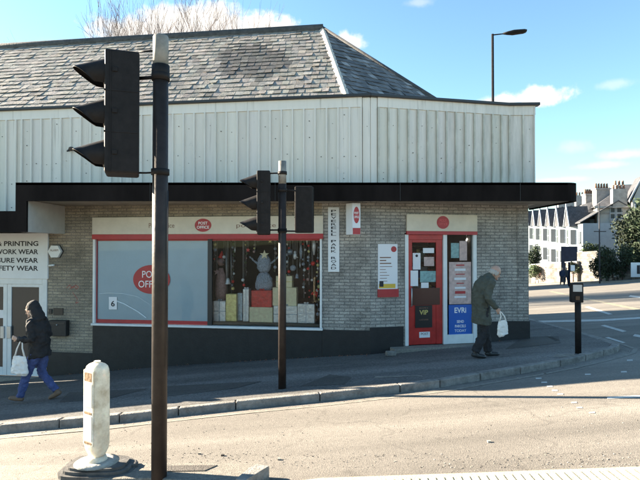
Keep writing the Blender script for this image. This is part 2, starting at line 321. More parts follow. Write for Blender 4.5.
class MB:
    def __init__(s): s.v = []; s.f = []; s.m = []; s.t = []; s.smooth = []
    def face(s, pts, mi=0, tone=1.0, sm=False):
        b = len(s.v); s.v += [Vector(p) for p in pts]; s.f.append(tuple(range(b, b+len(pts)))); s.m.append(mi); s.t.append(tone); s.smooth.append(sm)
    def hexa(s, P, mi=0, tone=1.0):            # 8 points: bottom ring, top ring
        b = len(s.v); s.v += [Vector(p) for p in P]
        for q in ((0,1,5,4),(1,2,6,5),(2,3,7,6),(3,0,4,7),(3,2,1,0),(4,5,6,7)):
            s.f.append(tuple(b+i for i in q)); s.m.append(mi); s.t.append(tone); s.smooth.append(False)
    def box(s, fr, u0, u1, d0, d1, z0, z1, mi=0, tone=1.0):
        s.hexa([fr.p(u0,d1,z0), fr.p(u1,d1,z0), fr.p(u1,d0,z0), fr.p(u0,d0,z0), fr.p(u0,d1,z1), fr.p(u1,d1,z1), fr.p(u1,d0,z1), fr.p(u0,d0,z1)], mi, tone)
    def cbox(s, c, sx, sy, sz, rot=0, mi=0, tone=1.0):
        c = Vector(c); M_ = Matrix.Rotation(rot, 3, 'Z')
        P = [c+M_@Vector((x*sx/2, y*sy/2, z*sz/2)) for z in (-1,1) for (x,y) in ((-1,-1),(1,-1),(1,1),(-1,1))]
        s.hexa(P, mi, tone)
    def prism(s, pts, fr, d0, d1, mi=0):       # outline in (u,z)
        a = [fr.p(u, d1, z) for u, z in pts]; b = [fr.p(u, d0, z) for u, z in pts]; n = len(pts)
        s.face(a, mi); s.face(b[::-1], mi)
        for i in range(n): j = (i+1) % n; s.face([b[i], b[j], a[j], a[i]], mi)
    def vprism(s, xy, z0, z1, mi=0, zf=None):
        a = [Vector((x, y, z0 if zf is None else zf(x, y)+z0)) for x, y in xy]; b = [Vector((x, y, z1 if zf is None else zf(x, y)+z1)) for x, y in xy]; n = len(xy)
        s.face(b, mi); s.face(a[::-1], mi)
        for i in range(n): j = (i+1) % n; s.face([a[i], a[j], b[j], b[i]], mi)
    def tube(s, path, rad, seg=12, caps=True, mi=0, side=None, sm=True, tone=1.0):
        path = [Vector(p) for p in path]; n = len(path)
        if not isinstance(rad, (list, tuple)): rad = [rad]*n
        rings = []; ref = Vector(side) if side is not None else None
        for i, p in enumerate(path):
            t = (path[min(i+1, n-1)]-path[max(i-1, 0)]).normalized()
            if ref is None: ref = Vector((0, 0, 1)) if abs(t.z) < .9 else Vector((1, 0, 0))
            a = (ref-t*ref.dot(t)).normalized(); b = t.cross(a); ref = a
            r = rad[i]; ra, rb = (r if isinstance(r, (tuple, list)) else (r, r))
            base = len(s.v)
            for k in range(seg):
                th = 2*math.pi*k/seg; s.v.append(p+a*ra*math.cos(th)+b*rb*math.sin(th))
            rings.append(base)
        for i in range(n-1):
            for k in range(seg):
                k2 = (k+1) % seg
                s.f.append((rings[i]+k, rings[i]+k2, rings[i+1]+k2, rings[i+1]+k)); s.m.append(mi); s.t.append(tone); s.smooth.append(sm)
        if caps:
            s.f.append(tuple(rings[0]+k for k in range(seg))[::-1]); s.m.append(mi); s.t.append(tone); s.smooth.append(False)
            s.f.append(tuple(rings[-1]+k for k in range(seg))); s.m.append(mi); s.t.append(tone); s.smooth.append(False)
    def ell(s, c, r, seg=14, rings=8, mi=0, rot=None, tone=1.0):
        c = Vector(c); rx, ry, rz = (r, r, r) if not isinstance(r, (tuple, list)) else r; base = len(s.v)
        for i in range(rings+1):
            ph = math.pi*i/rings
            for k in range(seg):
                th = 2*math.pi*k/seg
                p = Vector((rx*math.sin(ph)*math.cos(th), ry*math.sin(ph)*math.sin(th), rz*math.cos(ph)))
                if rot is not None: p = rot@p
                s.v.append(c+p)
        for i in range(rings):
            for k in range(seg):
                k2 = (k+1) % seg
                s.f.append((base+i*seg+k, base+(i+1)*seg+k, base+(i+1)*seg+k2, base+i*seg+k2)); s.m.append(mi); s.t.append(tone); s.smooth.append(True)
    def build(s, name, mats, parent=None, loc=None, bevel=0, bseg=2, mods=None):
        if not isinstance(mats, (list, tuple)): mats = [mats]
        pl = world_loc(parent) if parent else Vector((0, 0, 0))
        if loc is None:
            loc = pl if parent else Vector((0, 0, 0))
        loc = Vector(loc)
        me = bpy.data.meshes.new(name); me.from_pydata([v-loc for v in s.v], [], s.f)
        for m_ in mats: me.materials.append(m_)
        me.polygons.foreach_set('material_index', s.m); me.polygons.foreach_set('use_smooth', s.smooth)
        uv = me.uv_layers.new(name='UVMap')
        ca = me.color_attributes.new('tone', 'FLOAT_COLOR', 'CORNER')
        me.update()
        uv = me.uv_layers['UVMap']; ca = me.color_attributes['tone']
        for p in me.polygons:
            n = p.normal; t = s.t[p.index]
            if abs(n.z) > .9: U = Vector((1, 0, 0)); V = Vector((0, 1, 0))
            else:
                U = Vector((-n.y, n.x, 0)).normalized(); V = n.cross(U).normalized()
                if V.z < 0: V = -V
            tc = t if isinstance(t, (tuple, list)) else (t, t, t)
            for li in p.loop_indices:
                w = s.v[me.loops[li].vertex_index]
                uv.data[li].uv = (w.dot(U), w.dot(V)); ca.data[li].color = (tc[0], tc[1], tc[2], 1)
        o = bpy.data.objects.new(name, me); COL.objects.link(o); o.location = loc-pl
        if parent: o.parent = parent
        if bevel:
            b = o.modifiers.new('bevel', 'BEVEL'); b.width = bevel; b.segments = bseg; b.limit_method = 'ANGLE'; b.angle_limit = R(40)
            w = o.modifiers.new('wn', 'WEIGHTED_NORMAL') if False else None
        if mods: mods(o)
        return o
def world_loc(o):
    l = Vector(o.location)
    while o.parent: o = o.parent; l = l+Vector(o.location)
    return l
def tag(o, label=None, cat=None, group=None, kind=None):
    if label: o['label'] = label
    if cat: o['category'] = cat
    if group: o['group'] = group
    if kind: o['kind'] = kind
    return o
def thing(name, loc, label, cat, group=None):
    o = bpy.data.objects.new(name, None); COL.objects.link(o); o.location = loc; o.empty_display_size = .2
    return tag(o, label, cat, group)
def children(o): return [c for c in list(bpy.data.objects) if c.parent == o]
def copy_tree(o, parent=None):
    c = o.copy(); COL.objects.link(c); c.parent = parent
    for ch in children(o): copy_tree(ch, c)
    return c
def rect(fr, px0, px1, py0, py1, d=0):
    """wall-plane rectangle read off the photo -> u0,u1,z0,z1"""
    u0, u1 = fr.upx(px0, d), fr.upx(px1, d); pm = (px0+px1)/2
    return u0, u1, fr.z(pm, py1, d), fr.z(pm, py0, d)
def text(st, fr, uc, zc, d, mat_, parent, h=None, w=None, name='lettering', bold=0.0, loc=None, depth=.002, rot=0, stack=False):
    out_v = []; out_f = []
    lines = list(st) if stack else [st]
    for i, ch in enumerate(lines):
        if stack and ch == ' ': continue
        cu = bpy.data.curves.new('tx', 'FONT'); cu.body = ch; cu.size = 1; cu.align_x = 'CENTER'; cu.align_y = 'CENTER'; cu.extrude = .001; cu.offset = bold; cu.resolution_u = 3
        to = bpy.data.objects.new('tx', cu); COL.objects.link(to)
        dg = bpy.context.evaluated_depsgraph_get(); me = bpy.data.meshes.new_from_object(to.evaluated_get(dg))
        vs = [v.co.copy() for v in me.vertices]; fs = [tuple(p.vertices) for p in me.polygons]
        bpy.data.objects.remove(to); bpy.data.curves.remove(cu); bpy.data.meshes.remove(me)
        x0 = min(v.x for v in vs); x1 = max(v.x for v in vs); y0 = min(v.y for v in vs); y1 = max(v.y for v in vs)
        b = len(out_v)
        if stack:
            n = len(lines); ph = h/n; sw = w/(x1-x0) if (x1-x0) > .2 else w/.6; sh = ph*.74/(y1-y0)
            zz = zc+h/2-ph*(i+.5)
            for v in vs: out_v.append((uc+(v.x-(x0+x1)/2)*min(sw, 9), zz+(v.y-(y0+y1)/2)*sh, v.z))
        else:
            s1 = h/(y1-y0) if h else None; s2 = w/(x1-x0) if w else s1
            if s1 is None: s1 = s2
            for v in vs: out_v.append((uc+(v.x-(x0+x1)/2)*s2, zc+(v.y-(y0+y1)/2)*s1, v.z))
        out_f += [tuple(b+k for k in f) for f in fs]
    mb = MB(); mb.v = [fr.p(u, d+(depth if zz > 0 else 0), z) for u, z, zz in out_v]
    mb.f = out_f; mb.m = [0]*len(out_f); mb.t = [1]*len(out_f); mb.smooth = [False]*len(out_f)
    return mb.build(name, mat_, parent)
def oval(fr, uc, zc, ru, rz, n=36): return [(uc+ru*math.cos(2*math.pi*k/n), zc+rz*math.sin(2*math.pi*k/n)) for k in range(n)]

def sheet(name, poly, dz, m, thick=0.0, res=1.0, kind='structure', zf=G, planarx=30):
    bm = bmesh.new(); vs = [bm.verts.new((x, y, 0)) for x, y in poly]; f = bm.faces.new(vs)
    if f.normal.z < 0: pass
    bm.normal_update()
    x0 = min(p[0] for p in poly); x1 = max(p[0] for p in poly); y0 = min(p[1] for p in poly); y1 = max(p[1] for p in poly)
    x = math.floor(x0/res)*res+res
    while x < x1:
        bmesh.ops.bisect_plane(bm, geom=bm.verts[:]+bm.edges[:]+bm.faces[:], plane_co=(x, 0, 0), plane_no=(1, 0, 0)); x += res
    y = math.floor(y0/res)*res+res
    while y < y1:
        bmesh.ops.bisect_plane(bm, geom=bm.verts[:]+bm.edges[:]+bm.faces[:], plane_co=(0, y, 0), plane_no=(0, 1, 0)); y += res
    for v in bm.verts: v.co.z = zf(v.co.x, v.co.y)+dz
    bmesh.ops.recalc_face_normals(bm, faces=bm.faces[:])
    if sum(f.normal.z for f in bm.faces) < 0: bmesh.ops.reverse_faces(bm, faces=bm.faces[:])
    if thick:
        bedges = [e for e in bm.edges if len(e.link_faces) == 1]
        r = bmesh.ops.extrude_edge_only(bm, edges=bedges)
        for v in [g for g in r['geom'] if isinstance(g, bmesh.types.BMVert)]: v.co.z -= thick
        bmesh.ops.recalc_face_normals(bm, faces=bm.faces[:])
        if max(bm.faces, key=lambda f: f.calc_area()).normal.z < 0: bmesh.ops.reverse_faces(bm, faces=bm.faces[:])
    me = bpy.data.meshes.new(name); bm.to_mesh(me); bm.free(); me.materials.append(m)
    o = bpy.data.objects.new(name, me); COL.objects.link(o)
    if kind: o['kind'] = kind
    return o

# ================================================================ ground
sheet('ground', [(-400, -60), (500, -60), (500, 700), (-400, 700)], -.06, M['soil'], res=20)
sheet('road', [(-40, -12), (44, -12), (44, 58), (-40, 58)], 0, M['asphalt'], res=2)
kerb_px = [(236, 409), (320, 401), (400, 392), (440, 387), (480, 380), (520, 373.5), (560, 366), (585, 360.5), (603, 356), (616, 352.5), (619, 349), (608, 345), (590, 339), (560, 330.5), (530, 322)]
kl = [Vector(hit(*p)[:2]) for p in kerb_px]
k0 = Vector(hit(0, 433)[:2]); k1 = Vector(hit(120, 422)[:2])
dirl = (k0-k1).normalized(); kerb_line = [k0+dirl*22, k0+dirl*8, k0, k1]+kl
kerb_line += [kl[-1]+Vector((.9, 5.5)), kl[-1]+Vector((2.2, 14))]
KW = .15
def offset_line(ln, w):
    out = []
    for i, p in enumerate(ln):
        t = (ln[min(i+1, len(ln)-1)]-ln[max(i-1, 0)]).normalized(); out.append(p+Vector((-t.y, t.x))*w)
    return out
inner = offset_line(kerb_line, KW)
poly = [tuple(p) for p in inner]+[(inner[-1].x-6, inner[-1].y+.5), (-24, 34)]
sheet('pavement', poly, .105, M['pavement'], res=1.0)
# kerb stones
mb = MB(); acc = []
def resample(ln, step):
    out = [ln[0]]; 
    for a, b in zip(ln, ln[1:]):
        n = max(1, int(round((b-a).length/step)))
        for k in range(1, n+1): out.append(a+(b-a)*k/n)
    return out
ko = resample(kerb_line, .9)
for i in range(len(ko)-1):
    a, b = ko[i], ko[i+1]; t = (b-a).normalized(); nn = Vector((-t.y, t.x)); g = .006
    ta = (ko[i+1]-ko[max(i-1, 0)]).normalized(); tb = (ko[min(i+2, len(ko)-1)]-ko[i]).normalized()
    na = Vector((-ta.y, ta.x)); nb = Vector((-tb.y, tb.x))
    a2 = a+t*g; b2 = b-t*g; j = random.uniform(-.006, .006)
    P = []
    for z in (-.15, .112+j):
        for q, n_, w in ((a2, na, 0), (b2, nb, 0), (b2, nb, KW-.004), (a2, na, KW-.004)):
            r = q+n_*w; P.append((r.x, r.y, G(r.x, r.y)+z))
    mb.hexa(P, 0, random.uniform(.85, 1.1))
kb = mb.build('kerb', M['kerbstone'], bevel=.018); tag(kb, kind='structure')

def strip(name, a, b, w, m, dz=.004, dash=None, label=None):
    """painted strip between two ground points"""
    a = Vector(a[:2]); b = Vector(b[:2]); t = (b-a).normalized(); n = Vector((-t.y, t.x))*w/2
    return sheet(name, [tuple(a-n), tuple(b-n), tuple(b+n), tuple(a+n)], dz, m, res=1.0)
def polystrip(mb, pts, w, dz):
    ins = offset_line(pts, w)
    for i in range(len(pts)-1):
        q = [pts[i], pts[i+1], ins[i+1], ins[i]]; mb.face([(p.x, p.y, G(p.x, p.y)+dz) for p in q])
mb = MB(); gl = resample([p for p in offset_line(kerb_line, -.30)], .5)
polystrip(mb, gl[8:], .075, .004); tag(mb.build('gutter_line', M['wornpaint']), kind='structure')
# road markings
mb = MB()
def mk(pxs, dz=.004):
    mb.face([tuple(Vector(hit(x, y))+Vector((0, 0, dz))) for x, y in pxs])
for x, y in ((538, 378), (543.5, 382), (549, 386), (554, 390), (559.5, 393.6), (573, 402), (578.5, 407), (591, 412), (587, 374), (623, 371.5), (629, 360)):
    mk([(x-3, y+.9), (x+3, y+.7), (x+2.6, y-.7), (x-3, y-.5)])
mk([(606, 396.4), (660, 393.8), (660, 396.2), (606, 398.6)])
mk([(600, 325.5), (622, 332), (626, 331), (604, 324.8)]); mk([(632, 336), (660, 341), (662, 339), (634, 334)])
mk([(528, 322.6), (600, 321.2), (660, 317.5), (660, 315.8), (600, 319.2), (528, 320.8)])
mk([(584, 307), (608, 314.5), (612, 314), (588, 306.3)]); 
mk([(628, 296.5), (660, 301), (660, 299), (630, 295.2)]); mk([(604, 337.5), (622, 343), (625, 342.4), (608, 337)])
tag(mb.build('road_markings', M['whitepaint']), kind='structure')
mb = MB(); mk([(548, 291.5), (640, 311), (700, 323), (700, 320.6), (640, 309), (552, 291)])
tag(mb.build('sunlit_edge_strip', M['sunlit_edge']), kind='structure')  # pavement edge catching the sun, painted as a yellowish strip
mb = MB()
def mkp(pxs, dz=.109): mb.face([tuple(Vector(hit(x, y, .105))+Vector((0, 0, dz-.105))) for x, y in pxs])
mkp([(551, 357), (573, 356), (574, 353.6), (556, 354)]); mkp([(545, 336.5), (556, 341), (560, 340), (549, 335.5)])
tag(mb.build('pavement_marking', M['wornpaint']), kind='structure')
mb = MB()
mkp([(300, 386), (330, 374), (352, 377), (345, 384)]); mkp([(150, 398), (235, 388), (262, 381), (160, 386)])
mkp([(60, 402), (110, 398), (150, 388), (70, 392)]); mkp([(505, 349), (560, 343), (558, 336), (522, 337)])
tag(mb.build('pavement_patch', M['patch']), kind='structure')
mb = MB()
mkp([(374, 377.6), (402, 376.4), (402, 375.2), (375, 376.2)]); mkp([(402, 376), (422, 376), (422, 375.2), (402, 375.2)])
tag(mb.build('pavement_seam', M['wornpaint']), kind='structure')
# traffic island in the foreground and the paving below the frame
isl = [(-260, 493), (-260, 470), (60, 463), (190, 461), (262, 461.5), (270, 465), (246, 479.5), (225, 481), (150, 476.5)]
ip = [tuple(hit(x, y, .12)[:2]) for x, y in isl]
isl_o = sheet('traffic_island', ip[::-1], .12, M['concrete'], thick=.2, res=.5)
bv = isl_o.modifiers.new('b', 'BEVEL'); bv.width = .015; bv.segments = 2; bv.limit_method = 'ANGLE'; bv.angle_limit = R(50)
tp = [(285, 481), (320, 476.5), (480, 471), (640, 465), (760, 460.5), (900, 560), (285, 560)]
tq = [tuple(hit(x, y, .02)[:2]) for x, y in tp]
sheet('paving', tq[::-1], .02, M['tactile'], thick=.1, res=.5)
mb = MB()
a = hit(290, 481, .02); b = hit(760, 461, .02); t = (b-a).normalized(); nn = Vector((t.y, -t.x, 0))
L_ = (b-a).length; k = 0; q = .05
while q < L_:
    o_ = a+t*q+nn*.03; e_ = o_+nn*1.2
    pts = [(o_+t*-.012), (o_+t*.012), (e_+t*.012), (e_+t*-.012)]
    P = [(p.x, p.y, G(p.x, p.y)+.018) for p in pts]+[(p.x, p.y, G(p.x, p.y)+.0265) for p in pts]
    mb.hexa(P); q += .066
tag(mb.build('paving_ribs', M['tactile'], bevel=.003), kind='structure')
# slab edge kerb on the island + iron cover
o = sheet('drain_cover', [tuple(hit(x, y, .12)[:2]) for x, y in ((168, 470.5), (205, 470), (218, 464.5), (168, 465))], .127, M['iron'], thick=.01, kind=None)
tag(o, 'flat iron inspection cover set in the island beside the near pole', 'drain cover')
o = sheet('edging_stone', [tuple(hit(x, y, .15)[:2]) for x, y in ((236, 477), (246, 478), (269, 464), (259, 462.5), (252, 464))], .145, M['kerbstone'], thick=.09, kind=None)
tag(o, 'raised pale edging stone at the right tip of the island', 'kerb stone')

# ================================================================ the corner building
C = (1.058, 11.0); R1 = (4.22, 11.72); R2 = (4.69, 11.70); SL = -.14
FL = Fr((C[0]-20, C[1]-20*SL), C); FL.o = Vector(C); FL.len = 20        # u <= 0 to the left of the corner
FR = Fr(C, R1); FE = Fr(R1, R2)
bld = thing('corner_shop_building', (1.0, 13.0, -2.6), 'single storey corner shop with pale ribbed cladding, black canopy and grey slate roof', 'building')
UL = -17.0
uA = FL.upx(48); uB = FL.upx(93.5); uC = FL.upx(322); ZB = -4.2
TH = .25; ZT = 1.3
SILL = -1.73; HEAD = .17
mb = MB()
mb.box(FL, uA, uB, -TH, 0, ZB, ZT); mb.box(FL, uB+.001, uC-.001, -TH, 0, HEAD+.02, ZT); mb.box(FL, uB+.001, uC-.001, -TH, -.002, ZB, SILL-.04)
mb.box(FL, UL, uA-.001, -TH, 0, .34, ZT)
mb.build('left_brick_wall', M['brick'], bld)
mb = MB(); mb.box(FL, uC, 0, -TH, 0, ZB, ZT)
dU0, dU1 = FR.upx(404.5), FR.upx(476.5)
mb.box(FR, 0, dU0, -TH, 0, ZB, ZT); mb.box(FR, dU0+.001, dU1-.001, -TH, 0, .30, ZT); mb.box(FR, dU1, FR.len, -TH, 0, ZB, ZT)
mb.box(FE, 0, FE.len, -TH, 0, ZB, ZT)
mb.build('right_brick_wall', M['brick2'], bld)
FS = Fr(R2, (4.75, 20.6))                               # side wall facing the side street
mb = MB(); mb.box(FS, 0, FS.len, -TH, -.003, ZB, ZT); FB = Fr((4.75, 20.6), (-15.5, 23.4)); mb.box(FB, 0, FB.len, -TH, 0, ZB, 3.1)
mb.build('side_brick_wall', M['brick2'], bld)
# black plinth
mb = MB()
mb.box(FL, uA, uB, 0, .02, ZB, FL.z(70, 352)); mb.box(FL, uB+.001, uC, 0, .022, ZB, SILL-.05); mb.box(FL, uC+.001, .012, 0, .02, ZB, -1.765)
mb.box(FR, -.012, dU0-.03, 0, .021, ZB, -1.70); mb.box(FR, dU1+.02, FR.len+.01, 0, .02, ZB, -1.66); mb.box(FE, 0, FE.len+.02, 0, .021, ZB, -1.66)
mb.box(FS, 0, FS.len, 0, .02, ZB, -1.66)
mb.build('plinth', M['black'], bld, bevel=.006)

# ribbed cladding ---------------------------------------------------
def cladding(fr, u0, u1, z0, z1, pitch, name, phase=0.0, dproj=.09):
    mb = MB(); u = u0
    k = 0
    while u < u1-.02:
        e = min(u+pitch, u1); t = random.uniform(.93, 1.05); tc = (t, t*random.uniform(.99, 1.01), t*random.uniform(.97, 1.02))
        j = random.uniform(-.003, .003)
        mb.box(fr, u+.001, e-.001, dproj-.06, dproj+j, z0, z1-.24, 0, tc)
        mb.prism([(0, 0)]*0 or [(u-.0, z0+.001), (u+.030, z0+.001), (u+.030, z1-.245), (u-.0, z1-.245)], fr, dproj+.004, dproj+.050, 0 if fr is FL else 2)
        rows = (z0+.42, z0+.97, z1-.62) if k % 3 else (z0+.42, z0+.65, z0+1.0, z1-.9, z1-.45)
        for zz in rows:
            if random.random() < .62:
                uu = u+pitch*.55+random.uniform(-.01, .01); z_ = zz+random.uniform(-.08, .08); r = random.uniform(.006, .012)
                mb.prism([(uu+r*math.cos(a), z_+r*math.sin(a)) for a in [i*math.pi/3 for i in range(6)]], fr, dproj+.003, dproj+.012, 1)
        u += pitch; k += 1
    # flat head flashing
    mb.box(fr, u0, u1, dproj-.05, dproj+.022, z1-.238, z1-.03, 0, 1.02)
    return mb.build(name, [M['clad'], M['bolt'], M['dirtyrib']], bld)
ZE = 3.19
u22 = FL.upx(24)
cladding(FL, u22, -.16, .95, ZE, .245, 'cladding')
cladding(FL, UL, u22-.001, .45, ZE, .245, 'cladding')
cladding(FR, .14, FR.len-.005, .95, ZE, .222, 'cladding')
cladding(FE, .01, FE.len+.13, .95, ZE, .30, 'cladding')
FS2 = Fr((R2[0]+.09, R2[1]+.02), (4.86, 20.6))
cladding(FS2, 0, FS2.len, .95, ZE, .27, 'cladding', dproj=.03)
mb = MB()                                              # wrapped corner pieces
for fr, a, b in ((FL, -.155, .012), (FR, -.012, .135)):
    mb.box(fr, a, b, .03, .100, .95, ZE-.03, 0, 1.0)
mb.build('corner_trim', M['clad'], bld, bevel=.02)
mb = MB(); mb.box(FE, FE.len+.09, FE.len+.12, -.1, .125, .95, ZE-.03, 0, .9); mb.build('corner_trim', M['clad'], bld, bevel=.01)
# gutter / eaves line
mb = MB()
mb.box(FL, UL, .03, .0, .17, ZE-.028, ZE+.035); mb.box(FR, -.03, FR.len+.01, .0, .17, ZE-.03, ZE+.033); mb.box(FE, -.01, FE.len+.22, 0, .17, ZE-.031, ZE+.034); mb.box(FS2, -.05, FS2.len, 0, .1, ZE-.033, ZE+.032)
mb.build('eaves_gutter', M['gutter'], bld, bevel=.012)

# roof --------------------------------------------------------------
AP = Vector((.056, 14.5, 6.12)); uAe = FL.upx(346); A = FL.p(uAe, .03, ZE+.02)
B = W3(443, 104.5, 13.0); B2 = AP+(B-AP)*1.22; A2 = A
dirL = Vector((-1, -SL, 0)).normalized(); LR = AP+dirL*16.5; LE = FL.p(UL, .03, ZE+.02)
def clip_row(poly2, v0, v1):
    """u-extents of a convex polygon at mid height"""
    v = (v0+v1)/2; us = []
    n = len(poly2)
    for i in range(n):
        a, b = poly2[i], poly2[(i+1) % n]
        if (a[1]-v)*(b[1]-v) < 0: us.append(a[0]+(b[0]-a[0])*(v-a[1])/(b[1]-a[1]))
    return (min(us), max(us)) if len(us) >= 2 else None
def slates(poly, expo, wid, mat_, name, tones, lift=.018):
    n = (poly[1]-poly[0]).cross(poly[2]-poly[0]).normalized()
    if n.z < 0: n = -n
    h = Vector((0, 0, 1)).cross(n).normalized(); s = n.cross(h).normalized()       # s climbs the slope
    if s.z < 0: s = -s
    o = poly[0]; P2 = [((p-o).dot(h), (p-o).dot(s)) for p in poly]
    v = min(p[1] for p in P2); vm = max(p[1] for p in P2); mb = MB(); row = 0
    def pt(u, v_, d): return o+h*u+s*v_+n*d
    while v < vm-.05:
        ex = expo*random.uniform(.96, 1.04); r = clip_row(P2, v, min(v+ex, vm))
        if r:
            u = r[0]-(row % 2)*wid*.5-random.random()*.04
            while u < r[1]:
                w = wid*random.uniform(.88, 1.12); a = max(u, r[0]); b = min(u+w-.007, r[1])
                if b-a > .03:
                    tn = tones(pt((a+b)/2, v, 0)); l = lift*random.uniform(.6, 1.6); dv = random.uniform(-.014, .010); tw = random.uniform(-.006, .006)
                    if random.random() < .02: dv -= .03
                    top = min(v+ex+.04, vm)
                    P = [pt(a, v+dv, l+.001), pt(b, v+dv+tw, l+.001+tw), pt(b, top, .004), pt(a, top, .004)]
                    Q = [p+n*.009 for p in P]
                    mb.hexa(P+Q, 0, tn)
                u += w
        v += ex; row += 1
    return mb.build(name, mat_, bld)
dark_c = FL.p(FL.upx(245), 0, 0)
def tone_front(p):
    t = random.uniform(.74, 1.20); 
    px = CX+F*p.x/p.y; py = HY-F*p.z/p.y
    q = ((px-250)/26)**2+((py-64)/13)**2
    if q < 1.3+random.random(): t *= .42                              # patch of newer dark slates
    if random.random() < .06: t *= .6
    if random.random() < .03: t *= 1.2
    wrm = random.uniform(.95, 1.06); return (t*wrm, t, t*random.uniform(.93, 1.02))
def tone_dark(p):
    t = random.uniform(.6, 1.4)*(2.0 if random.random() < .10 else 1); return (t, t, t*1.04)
mb = MB(); bk = Vector((4.6, 20.5, 3.1)); bl = Vector((-15.5, 23.2, 3.1)); A3 = FR.p(FR.len, -.1, ZE-.06)
mb.face([LE, A, AP, LR]); mb.face([A-Vector((0, 0, .3)), B2-Vector((0, 0, .02)), B, AP, A]); mb.face([AP, B2, bk]); mb.face([AP, bk, bl, LR])
mb.face([FL.p(uAe-.3, -.02, ZE-.05), FL.p(0, -.02, ZE-.05), FR.p(0, -.02, ZE-.05), FR.p(FR.len, -.02, ZE-.05), FE.p(FE.len, -.02, ZE-.05), Vector((4.6, 20.5, ZE-.05)), Vector((0, 20.5, ZE-.05))])
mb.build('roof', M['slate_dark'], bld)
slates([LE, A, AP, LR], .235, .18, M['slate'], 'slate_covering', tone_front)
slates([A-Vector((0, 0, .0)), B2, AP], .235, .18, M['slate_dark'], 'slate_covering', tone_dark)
def ridge(a, b, name, step=.45, r=.135, m='ridge', lift=.05):
    mb = MB(); d = (b-a); n = int(d.length/step); t = d.normalized(); off = Vector((0, 0, lift-.06))
    mb.tube([a+off, b+off], [r, r], 16)
    return mb.build(name, M[m], bld)
ridge(AP+Vector((.03, 0, 0)), LR, 'ridge_tiles')
ridge(AP, B2, 'hip_tiles', r=.085)
# pale mitred flashing on the front hip
hd = (AP-A); side = hd.cross(Vector((0, 0, 1))).normalized(); up = side.cross(hd).normalized()
if up.z < 0: up = -up
mb = MB(); n = 9
for k in range(n):
    p = A+hd*k/n; q = A+hd*(k+1)/n-hd.normalized()*.004; w = .085
    for sgn in (1, -1):
        P = [p+up*.05, q+up*.05, q+side*sgn*w*1.3-up*(.028), p+side*sgn*w*1.3-up*(.028)]
        mb.hexa([x-up*.02 for x in P]+[x+up*.012 for x in P])
mb.build('hip_flashing', M['lead'], bld, bevel=.004)

# canopy ------------------------------------------------------------
YF = 10.38; XL0, XL1, XR = -6.085, -5.87, 5.23
arc = [(XR-.28+.28*math.sin(t), YF+.28-.28*math.cos(t)) for t in [i*math.pi/12 for i in range(7)]]
pl = FL.p(FL.upx(23), 0, 0)
def canopy_poly(inset=0, back=0):
    a = [(XL0+inset, YF+inset)]+[(x-inset, y+inset) for x, y in arc]+[(XR-inset, 12.9-inset), (R2[0]+.13, 12.9-inset), (R2[0]+.13, R2[1]-.115), (R1[0], R1[1]-.128), (C[0]+.02, C[1]-.13)]
    q = FL.p(FL.upx(24), .128, 0); a += [(XL0+inset, q.y-.05*0)]
    return a
ZC0, ZC1 = .919, 1.290
mb = MB()
xy = canopy_poly()
# fascia as a band 5 cm thick following the outline, and a flat deck
outer = xy[:len(arc)+2]
for a_, b_ in zip(outer, outer[1:]):
    f_ = Fr(a_, b_); mb.box(f_, -.0, f_.len, -.05, 0, ZC0, ZC1)
mb.build('canopy_fascia', M['fascia'], bld)
for k, x in enumerate((-3.4, -.9, 1.6, 4.0)):
    fd = MB(); fd.box(WF, x, x+.006, -YF-.001, -YF+.004, ZC0+.005, ZC1-.005); fd.build('fascia_joint', M['gutter'], bld)
mb = MB(); mb.vprism(xy, ZC1-.05, ZC1-.012, 0); mb.build('canopy_deck', M['fascia'], bld)
mb = MB(); mb.vprism([(x, y) for x, y in canopy_poly(.052)], ZC0+.03, ZC0+.045, 0)
mb.build('soffit', M['soffit'], bld)
yl = lambda x: C[1]+SL*(x-C[0])
mb = MB()
mb.box(WF, XL0, XL1, -YF-.07, -YF-.001, .297, ZC0-.001)
mb.box(WF, -17, XL0-.001, -YF-.06, -YF-.002, .297, .718)
mb.vprism([(-17, YF+.061), (XL0-.001, YF+.061), (XL0-.001, yl(XL0)-.1), (-17, yl(-17)-.1)], .66, .69); 
mb.vprism([(-17, YF+.061), (XL0-.001, YF+.061), (XL0-.001, yl(XL0)-.02), (-17, yl(-17)-.02)], .32, .335)
mb.build('lower_canopy', M['fascia'], bld)
mb = MB(); mb.box(WF, XL0+.01, XL1-.006, -yl(XL0)+.02, -YF-.071, .299, ZC0+.025); mb.build('pale_return_board', mat('pale_panel', (.50, .49, .46), .6, var=.1), bld, bevel=.01)

# post office window --------------------------------------------------
win = thing('shop_window', FL.p((uB+uC)/2, 0, SILL), None, None); win.parent = bld; win.location = Vector(win.location)-Vector(bld.location)
uD = FL.upx(207.5); uE = FL.upx(211)
mb = MB()
fw = .055
mb.box(FL, uB, uB+fw, -.10, .03, SILL, HEAD+.02); mb.build('window_frame', M['white'], win, bevel=.006); mb = MB(); mb.box(FL, uC-fw*.8, uC, -.10, .03, SILL, HEAD+.02)
mb.build('window_frame', M['white'], win, bevel=.006)
mb = MB(); mb.box(FL, uB-.02, uC+.02, -.10, .07, SILL-.05, SILL); mb.build('sill', M['white'], win, bevel=.008)
mb = MB(); mb.box(FL, uD, uE+.02, -.09, -.01, SILL+.002, HEAD+.015); mb.build('mullion', M['gutter'], win)
mb = MB(); mb.box(FL, uB+fw+.002, uC-fw*.8-.002, -.045, -.037, SILL+.002, HEAD+.018); mb.build('pane', M['glass'], win)
mb = MB(); mb.box(FL, uB+fw+.004, uD-.002, -.062, -.054, SILL+.06, HEAD-.01); film = mb.build('window_film', M['film'], win)
mb = MB(); mb.box(FL, uB+fw+.004, uD-.001, -.035, -.028, SILL+.003, SILL+.085); mb.box(FL, uB+fw+.004, uC-fw*.8-.003, -.036, -.0285, HEAD-.03, HEAD+.017)
